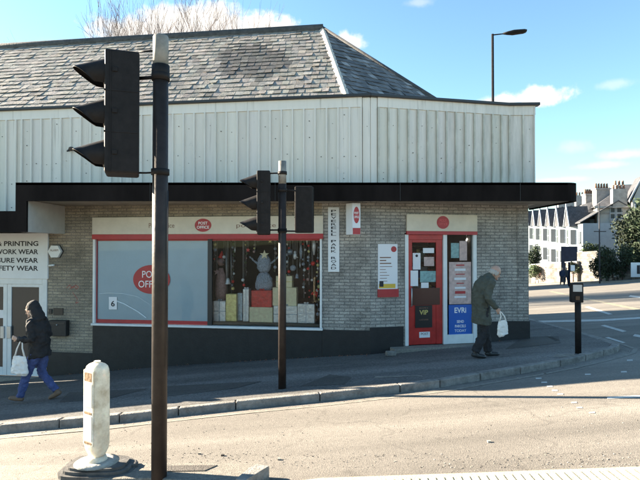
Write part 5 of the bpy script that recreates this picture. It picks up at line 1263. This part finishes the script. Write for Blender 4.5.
wallseg('stone_wall', 577, 56, 612, 51, 252, 250, 'stone', 'tall rubble stone wall in the distance left of the dark evergreen tree')
wallseg('garden_wall', 531, 62, 577, 55.5, 265, 262, 'palestone', 'low pale garden wall in front of the gabled terrace', cope='render')
wallseg('boundary_wall', 612.5, 51, 700, 44, 266, 262, 'stone', 'low dark boundary wall under the evergreen tree')
for px0, px1, Y, lb in ((613.5, 618, 50.2, 'narrow white board on the wall under the evergreen tree'), (630.5, 645, 48.5, 'wide white board at the right edge under the evergreen tree')):
    f = Fr(gp(px0, Y).xy, gp(px1, Y).xy); t = thing('notice_board', gp(px0, Y), lb, 'board'); mb = MB(); z1_ = (HY-262.5)/F*Y; z0_ = (HY-277)/F*Y; mb.box(f, 0, f.len, 0, .06, z0_, z1_); mb.build('panel', M['signwhite'], t)
    mb = MB(); mb.box(f, f.len*.4, f.len*.6, .061, .08, z0_+.3, z1_-.25); mb.build('notice', M['greycloth'], t)
    mb = MB(); mb.box(f, .02, .10, -.06, -.001, gp(px0, Y).z-.1, z1_); mb.box(f, f.len-.10, f.len-.02, -.06, -.001, gp(px1, Y).z-.1, z1_); mb.build('posts', M['greycloth'], t)
c = W3(646, 239, 52); leafy(gp(646, 52), c, (3.5, 2.6, 3.2), 'big dark evergreen tree in the distance at the right edge of the view', 'leaf', n=9000, seed=5, leaf=.17, lobes=22)
c = W3(655, 228, 55); leafy(gp(655, 55), c, (3.6, 2.6, 4.0), 'second evergreen tree beyond the right edge of the view', 'leaf', n=5000, seed=9, leaf=.2, lobes=14)
c = W3(601, 264, 50.8); leafy(gp(601, 50.8), c, (1.1, .5, 1.4), 'dark ivy mass hanging over the stone wall', 'leaf', n=3500, seed=6, leaf=.11, cat='ivy', name='ivy', lobes=10, trunk_r=.06)
c = W3(590, 246, 57); leafy(gp(590, 57)+Vector((0, 0, 2)), c+Vector((0, 0, -.3)), (1.6, .6, .7), 'shrub top showing over the tall stone wall', 'leaf2', n=900, seed=8, leaf=.10, cat='shrub', name='shrub', lobes=8, trunk_r=.05)
for i, (px, Y, w_, h_, m_, lb) in enumerate(((535, 60, 1.2, 1.0, 'leaf2', 'low green shrub over the pale garden wall next to the brick corner'), (545, 60, 1.3, 1.0, 'leafred', 'russet shrub behind the pale garden wall'), (553, 59, 1.0, .8, 'leafred', 'smaller russet shrub behind the pale garden wall'), (562, 58.5, 1.0, .9, 'leaf2', 'green shrub at the right end of the pale garden wall'))):
    b_ = gp(px, Y+1); leafy(b_, b_+Vector((0, 0, 1.5)), (w_, .8, h_), lb, m_, n=900, seed=20+i, leaf=.11, cat='shrub', name='garden_shrub', lobes=7, trunk_r=.05)
for i, (px, py, Y, rx, rz, lb) in enumerate(((608, 262, 49.5, 1.3, 1.7, 'dark leafy bush at the left foot of the big evergreen tree'), (622, 262, 49.8, 1.5, 1.8, 'dark leafy bush between the two white boards'), (534, 258, 64, 1.0, 1.5, 'dark bush close to the brick corner in front of the terrace'), (573, 268, 56, .6, 1.0, 'small dark bush against the left end of the stone wall'))):
    c = W3(px, py, Y); leafy(gp(px, Y), c, (rx, .7, rz), lb, 'leaf', n=2200, seed=60+i, leaf=.11, cat='bush', name='bush', lobes=12, trunk_r=.06)
wallseg('hoarding', 561, 57.2, 577.5, 56.4, 246.5, 246.5, 'bluehoard', 'dark blue hoarding beside the tall stone wall', cat='hoarding', th=.08)
b_ = gp(569, 46); t = thing('crossing_signal', b_, 'slim far signal post behind the push button box', 'traffic light'); mb = MB(); mb.tube([b_, Vector((b_.x, b_.y, (HY-262)/F*46))], .09, 8); mb.build('post', M['bluehoard'], t)
mb = MB(); mb.cbox((b_.x+.28, b_.y, (HY-268)/F*46), .35, .2, .5); mb.cbox((b_.x+.1, b_.y, (HY-268)/F*46), .3, .05, .06); mb.build('sign_plate', M['signwhite'], t)
b_ = gp(599.5, 48); t = thing('telegraph_pole', b_, 'thin dark pole with crossarm before the white villa wall', 'pole'); mb = MB(); mb.tube([b_, Vector((b_.x, b_.y, (HY-204)/F*48))], [.07, .05], 8); mb.build('pole', M['greycloth'], t)
mb = MB(); mb.cbox((b_.x, b_.y-.1, (HY-231.5)/F*48), 1.1, .08, .08); mb.build('crossarm', M['greycloth'], t)
# far pedestrians, a few pixels each
def small_person(px, Y, lb, top, bot, h=1.7):
    b_ = gp(px, Y)+Vector((0, 0, .05)); t = thing('person', b_, lb, 'person'); k = h/1.7
    mb = MB(); mb.ell(b_+Vector((0, 0, 1.6*k)), (.09, .09, .12), 10, 8); mb.tube([b_+Vector((0, 0, 1.5*k)), b_+Vector((0, 0, .9*k))], .07, 8)
    for s in (-1, 1): mb.tube([b_+Vector((s*.2, 0, 1.38*k)), b_+Vector((s*.25, -.02, 1.1*k)), b_+Vector((s*.23, -.08, .84*k))], [.05, .04, .035], 8)
    o = mb.build('body', M['skin'], t); remesh(o, .02, 2)
    mb = MB(); mb.tube([b_+Vector((0, 0, 1.46*k)), b_+Vector((0, 0, 1.3*k)), b_+Vector((0, 0, .85*k))], [(.13, .1), (.22, .14), (.19, .13)], 12, side=(1, 0, 0))
    for s in (-1, 1): mb.tube([b_+Vector((s*.2, 0, 1.38*k)), b_+Vector((s*.25, -.02, 1.1*k)), b_+Vector((s*.23, -.07, .90*k))], [.075, .06, .05], 8)
    o = mb.build('coat', M[top], t); remesh(o, .02, 2)
    mb = MB()
    for s, f_ in ((-1, .12), (1, -.12)): mb.tube([b_+Vector((s*.09, 0, .9*k)), b_+Vector((s*.09, f_, .48*k)), b_+Vector((s*.1, f_*1.4, .04))], [.10, .07, .05], 8)
    o = mb.build('trousers', M[bot], t); remesh(o, .02, 2)
small_person(562.0, 50, 'distant person in dark blue standing by the far kerb, left one', 'bluecloth', 'greycloth'); small_person(566.0, 50.5, 'distant person in grey blue at the far kerb beside the slim post', 'greycloth', 'bluecloth')

# far kerb and pavement
sheet('far_pavement', [tuple(gp(515, 60.5)[:2]), tuple(gp(577, 53)[:2]), tuple(gp(612, 48.0)[:2]), tuple(gp(720, 40)[:2]), tuple(gp(760, 47)[:2]), tuple(gp(612, 55)[:2]), tuple(gp(577, 59)[:2]), tuple(gp(515, 67)[:2])], .12, M['concrete'], thick=.3, res=3)

def gable_house(o, fr, w, eave, ridge, depth, wallm, label, gz):
    pass
# terrace with pointed white bay gables, facade facing the sun on the left
def terrace_house(o, f, w, zg, ze):
    """f: facade frame with u along the row, d out of the facade"""
    t = thing('terraced_house', o, 'x', 'house', 'gabled terraced houses in the distance')
    mb = MB(); mb.box(f, 0, w-.02, -8, 0, zg, ze-.02); mb.build('wall', M['render'], t)
    zr = ze+2.6; mb = MB()
    mb.hexa([f.p(-.0, .3, ze), f.p(w-.01, .3, ze), f.p(w-.01, -4, zr), f.p(0, -4, zr), f.p(0, .3, ze+.12), f.p(w-.01, .3, ze+.12), f.p(w-.01, -4, zr+.12), f.p(0, -4, zr+.12)])
    mb.hexa([f.p(0, -4.001, zr), f.p(w-.01, -4.001, zr), f.p(w-.01, -8.3, ze), f.p(0, -8.3, ze), f.p(0, -4.001, zr+.12), f.p(w-.01, -4.001, zr+.12), f.p(w-.01, -8.3, ze+.12), f.p(0, -8.3, ze+.12)])
    rf = mb.build('roof', M['farslate'], t)
    mb = MB(); mb.box(f, w*.8, w-.1, -5.0, -3.4, zr-.8, zr+1.5); ch = mb.build('chimney', M['chimney'], rf)
    mb = MB()
    for k in range(4): q = f.p(w*.9, -3.6-k*.38, zr+1.5); mb.tube([q, q+Vector((0, 0, .5))], [.13, .11], 8)
    mb.build('chimney_pots', M['pot'], ch)
    bw0, bw1 = .5, w*.55; bm_ = (bw0+bw1)/2
    mb = MB(); mb.hexa([f.p(bw0, .001, zg), f.p(bw0+.5, .9, zg), f.p(bw1-.5, .9, zg), f.p(bw1, .001, zg), f.p(bw0, .001, ze-.3), f.p(bw0+.5, .9, ze-.3), f.p(bw1-.5, .9, ze-.3), f.p(bw1, .001, ze-.3)]); by = mb.build('bay', M['render'], t)
    mb = MB(); mb.prism([(bw0-.15, ze-.29), (bw1+.15, ze-.29), (bm_, ze+2.3)], f, -1.5, .95); mb.build('bay_gable', M['farslate'], t)
    mb = MB()
    for s, e in ((bw0-.25, bm_), (bw1+.25, bm_)):
        mb.hexa([f.p(s, .96, ze-.42), f.p(s, 1.06, ze-.42), f.p(e, 1.06, ze+2.25), f.p(e, .96, ze+2.25), f.p(s, .96, ze-.12), f.p(s, 1.06, ze-.12), f.p(e, 1.06, ze+2.6), f.p(e, .96, ze+2.6)])
    mb.build('bargeboard', M['render'], t)
    mb = MB(); q = f.p(bm_, 1.0, ze+2.2); mb.tube([q, q+Vector((0, 0, .5)), q+Vector((0, 0, 1.5))], [.14, .10, .02], 6); mb.build('finial', M['render'], t)
    for zc in (ze-1.7, ze-4.6):
        for (ua, ub, da, db) in ((bw0+.6, bw1-.6, .905, .93),):
            mb = MB(); mb.box(f, ua, ub, da, db, zc-1.0, zc+1.0); wn = mb.build('window', M['farpane'], t)
            mb = MB(); mb.box(f, (ua+ub)/2-.06, (ua+ub)/2+.06, db+.001, db+.04, zc-.85, zc+.85); mb.box(f, ua, ub, db+.001, db+.035, zc-.04, zc+.04); mb.box(f, ua-.08, ub+.08, db+.001, db+.05, zc-.95, zc-.86); mb.build('frame', M['render'], wn)
        q0, q1 = f.p(bw1-.44, .80, 0).xy, f.p(bw1-.06, .11, 0).xy; fq = Fr(q0, q1)
        mb = MB(); mb.box(fq, .12, fq.len-.12, -.05, .05, zc-.85, zc+.95); wn = mb.build('window', M['farpane'], t)
        mb = MB(); mb.box(f, bw1+.5, w-.6, .003, .03, zc-.8, zc+.7); wn = mb.build('window', M['farpane'], t); mb = MB(); mb.box(f, (bw1+w-.1)/2-.05, (bw1+w-.1)/2+.05, .031, .06, zc-.8, zc+.7); mb.build('frame', M['render'], wn)
    return t
a0_ = Vector(((583-CX)/F*63, 63)); a1_ = Vector(((531-CX)/F*92, 92)); rowf = Fr(a1_, a0_); Wd = rowf.len/6.0
names = ['nearest gabled white house of the distant terrace, beside the villa', 'second gabled white house from the villa in the distant terrace', 'third gabled white house from the villa in the distant terrace', 'fourth gabled white house from the villa in the distant terrace', 'fifth gabled white house from the villa in the distant terrace', 'farthest gabled white house of the distant terrace, nearest the brick corner']
proto = None
for k in range(6):
    p_ = rowf.o+rowf.u*(rowf.len-Wd*(k+1)); f = Fr(p_, p_+rowf.u)
    zz = G(p_.x, p_.y)
    if proto is None: proto = terrace_house(Vector((p_.x, p_.y, zz)), f, Wd, zz-.5, 2.9); t = proto; p0_ = Vector(t.location)
    else: t = copy_tree(proto); t.location = (p_.x, p_.y, p0_.z+.22*k)
    t['label'] = names[k]
# villa
def villa():
    Y = 62; f = Fr(((585-CX)/F*64, 64), ((700-CX)/F*60, 60)); zg = G(36, 62)-.6; ze = (HY-206)/F*62; u = lambda px: f.upx(px)
    t = thing('villa', f.p(f.len/2, 0, zg), 'large cream villa with hipped slate roof and tall chimneys in the distance on the right', 'house')
    uw = u(597.5); mb = MB(); mb.box(f, uw, f.len, -9, 0, zg, ze); mb.build('wall', M['rendcream'], t)
    zr = (HY-184)/F*66; mb = MB(); r0 = u(633); e = .4
    a, b, c_, d_ = f.p(uw-e, e, ze), f.p(f.len+e, e, ze), f.p(f.len+e, -9.4, ze), f.p(uw-e, -9.4, ze); r1, r2 = f.p(r0, -4.5, zr), f.p(f.len-1, -4.5, zr)
    for q in ([a, b, r2, r1], [b, c_, r2], [c_, d_, r1, r2], [d_, a, r1], [d_, c_, b, a]): mb.face(q)
    rf = mb.build('roof', M['farslate'], t)
    mb = MB(); mb.box(f, uw-e, f.len+e, e-.0+.001, e+.12, ze-.16, ze+.05); mb.box(f, uw, f.len, .001, .08, ze-.9, ze-.7); mb.build('eaves_board', M['chimney'], t)
    def chim(px0, px1, py0, py1, Y_, d, n):
        mb = MB(); q0, q1 = W3(px0, py1, Y_), W3(px1, py0, Y_); mb.box(WF, q0.x, q1.x, -Y_-1.0, -Y_, q0.z-1.5, q1.z); mb.box(WF, q0.x-.1, q1.x+.1, -Y_-1.1, -Y_+.1, q1.z+.001, q1.z+.18); c1 = mb.build('chimney', M['chimney'], rf)
        mb = MB()
        for k in range(n): x = q0.x+.2+(q1.x-q0.x-.4)*k/max(1, n-1); mb.tube([(x, Y_+.5, q1.z+.18), (x, Y_+.5, q1.z+.85)], [.16, .12], 8)
        mb.build('chimney_pots', M['pot'], c1)
    chim(586, 595.5, 195, 201, 70, 0, 4); chim(596.8, 611, 189.5, 203, 66, 0, 5); chim(616.5, 627, 186.5, 190, 69, 0, 3)
    # gabled wing at the right
    g0, g1 = u(630.5), u(652); gm_ = (g0+g1)/2; zgm = (HY-176)/F*60; zge = ze+.6
    mb = MB(); mb.box(f, g0, g1, .001, 1.2, zg, zge); mb.prism([(g0, zge+.001), (g1, zge+.001), (gm_, zgm)], f, -3, 1.2); mb.build('gable_wing', M['rendcream'], t)
    mb = MB()
    for s in (g0-.35, g1+.35): mb.hexa([f.p(s, 1.21, zge-.25), f.p(s, 1.4, zge-.25), f.p(gm_, 1.4, zgm+.05), f.p(gm_, 1.21, zgm+.05), f.p(s, 1.21, zge+.1), f.p(s, 1.4, zge+.1), f.p(gm_, 1.4, zgm+.4), f.p(gm_, 1.21, zgm+.4)])
    mb.build('bargeboard', M['render'], t)
    mb = MB()
    for s in (g0-.35, g1+.35): mb.hexa([f.p(s, -3, zge-.1), f.p(s, 1.2, zge-.1), f.p(gm_, 1.2, zgm+.15), f.p(gm_, -3, zgm+.15), f.p(s, -3, zge+.0), f.p(s, 1.2, zge+.0), f.p(gm_, 1.2, zgm+.30), f.p(gm_, -3, zgm+.30)])
    mb.build('wing_roof', M['farslate'], t)
    def win(px0, px1, py0, py1, d=0):
        ua, ub = f.upx(px0, d), f.upx(px1, d); za, zb = f.z((px0+px1)/2, py1, d), f.z((px0+px1)/2, py0, d); mb = MB(); mb.box(f, ua, ub, d+.002, d+.04, za, zb); w = mb.build('window', M['farpane'], t); mb = MB()
        for a_, b_, c1, c2 in ((ua-.1, ua+.0, za, zb), (ub, ub+.1, za, zb), (ua, ub, (za+zb)/2-.07, (za+zb)/2+.07), (ua-.15, ub+.15, za-.15, za), (ua-.1, ub+.1, zb, zb+.12)): mb.box(f, a_, b_, d+.041, d+.10, c1, c2)
        mb.build('frame', M['render'], w)
    win(610.8, 614.8, 207.5, 218.5); win(617.2, 621.5, 207.5, 218.5); win(636, 641, 201, 214, 1.2)
    mb = MB(); mb.box(f, u(610), u(622.3), .001, .15, f.z(616, 222), f.z(616, 220)); mb.build('sill', M['chimney'], t)
    # white gable end and outhouse linking to the terrace
    mb = MB(); q0, q1 = f.upx(586, -2), uw-.02; mb.box(f, q0, q1, -8, -2, zg, f.z(592, 219, -2)); mb.build('side_wall', M['render'], t)
    mb = MB(); zz = f.z(592, 219, -2); mb.hexa([f.p(q0-.2, -1.8, zz+.001), f.p(q1, -1.8, zz+.001), f.p(q1, -8, zz+.001), f.p(q0-.2, -8, zz+.001), f.p(q0-.2, -4, zz+2.0), f.p(q1, -4, zz+2.3), f.p(q1, -6, zz+2.3), f.p(q0-.2, -6, zz+2.0)]); mb.build('side_roof', M['farslate'], t)
villa()
# pale blue house and dark tree far down the side street
f = Fr(((522-CX)/F*98, 98), ((533.5-CX)/F*98, 98)); t = thing('pale_blue_house', f.p(0, 0, G(39, 98)), 'sliver of a pale blue house between the brick corner and the terrace', 'house')
mb = MB(); mb.box(f, -3, f.len, -6, 0, G(39, 98)-1, (HY-230)/F*98); mb.build('wall', M['bluerender'], t); mb = MB(); mb.box(f, -3.1, f.len+.1, -6.1, .1, (HY-230)/F*98+.001, (HY-227)/F*98); mb.build('roof', M['farslate'], t)
for za, zb in ((236, 241), (250, 258)): mb = MB(); mb.box(f, f.len-1.5, f.len-.7, .002, .05, (HY-zb)/F*98, (HY-za)/F*98); mb.build('window', M['farpane'], t)
c = W3(529, 224, 108); leafy(gp(529, 108), c, (2.6, 2, 2.6), 'dark tree top over the pale blue house', 'leaf', n=1800, seed=40, leaf=.3, lobes=9)
# backdrop trees behind the terrace and the villa keep the skyline closed further right

# unseen houses added behind the shop to cast shade on the far road
def back_house(x, y, w, lb):
    zg = G(x, y); f = Fr((x, y), (x+w, y-.1*w)); t = thing('added_house', (x+w/2, y, zg), lb, 'house')
    mb = MB(); mb.box(f, 0, w, -8, 0, zg-.8, zg+6.6); mb.build('wall', M['rendcream'], t)
    zr = zg+10.2; mb = MB()
    mb.prism([(0, 0)]*0 or [(-.3, zg+6.601), (w+.3, zg+6.601), (w-1.5, zr), (1.5, zr)], f, -8.3, .3); rf = mb.build('roof', M['farslate'], t)
    mb = MB(); mb.box(f, w-2.4, w-1.4, -5, -4, zr-.4, zr+1.4); mb.build('chimney', M['chimney'], rf)
    for k in range(3):
        for zc in (zg+1.8, zg+4.7):
            u = w*(k+.5)/3; mb = MB(); mb.box(f, u-.5, u+.5, .002, .04, zc-.7, zc+.7); wn = mb.build('window', M['farpane'], t)
            mb = MB(); mb.box(f, u-.03, u+.03, .041, .07, zc-.7, zc+.7); mb.box(f, u-.6, u+.6, .041, .1, zc-.8, zc-.701); mb.build('frame', M['render'], wn)
back_house(-2, 50.5, 9, 'cream slate roofed house added unseen behind the shop, the left one')
back_house(8.2, 49.5, 9, 'cream slate roofed house added unseen behind the shop, next to the side street')

# grit swept along the kerb and round the island
rg = random.Random(3); mb = MB(); gl2 = resample(offset_line(kerb_line, -.05), .3)
for k in range(1500):
    if k < 700: q = rg.choice(gl2[40:]); x, y = q.x+rg.uniform(-.2, .2), q.y-abs(rg.gauss(0, .14)); dz = 0
    elif k < 1100: h_ = hit(rg.uniform(140, 640), rg.uniform(452, 467)); x, y = h_.x, h_.y; dz = 0
    else: h_ = hit(rg.uniform(0, 640), rg.uniform(405, 470)); x, y = h_.x, h_.y; dz = 0
    r_ = rg.uniform(.002, .0055) if k % 150 else rg.uniform(.010, .017); c = Vector((x, y, G(x, y)+dz+r_*.4))
    P = [c+Vector((r_*a*rg.uniform(.6, 1.2), r_*b*rg.uniform(.6, 1.2), r_*z*.6)) for z in (-1, 1) for a, b in ((-1, -1), (1, -1), (1, 1), (-1, 1))]
    mb.hexa(P, 0 if rg.random() < .6 else 1)
o = mb.build('road_grit', [M['litter'], M['iron']]); tag(o, 'loose grit and crumbs of stone on the sunlit road and along the kerb', 'grit', kind='stuff')
# fallen leaves / weeds at the foot of the wall
mb = MB()
for k in range(260):
    u = rg.uniform(-7, 3.0); fr = FL if u < 0 else FR; p = fr.p(u, .03+abs(rg.gauss(0, .10)), 0); z = G(p.x, p.y)+.108+.004
    a = Vector((rg.uniform(-1, 1), rg.uniform(-1, 1), rg.uniform(-.2, .4))).normalized()*rg.uniform(.012, .03); b = a.cross(Vector((0, 0, 1))).normalized()*.012
    c = Vector((p.x, p.y, z+.008)); mb.face([c-a, c+b, c+a, c-b])
o = mb.build('leaf_litter', M['leafred']); tag(o, 'scattered dead leaves at the foot of the shop wall', 'leaves', kind='stuff')
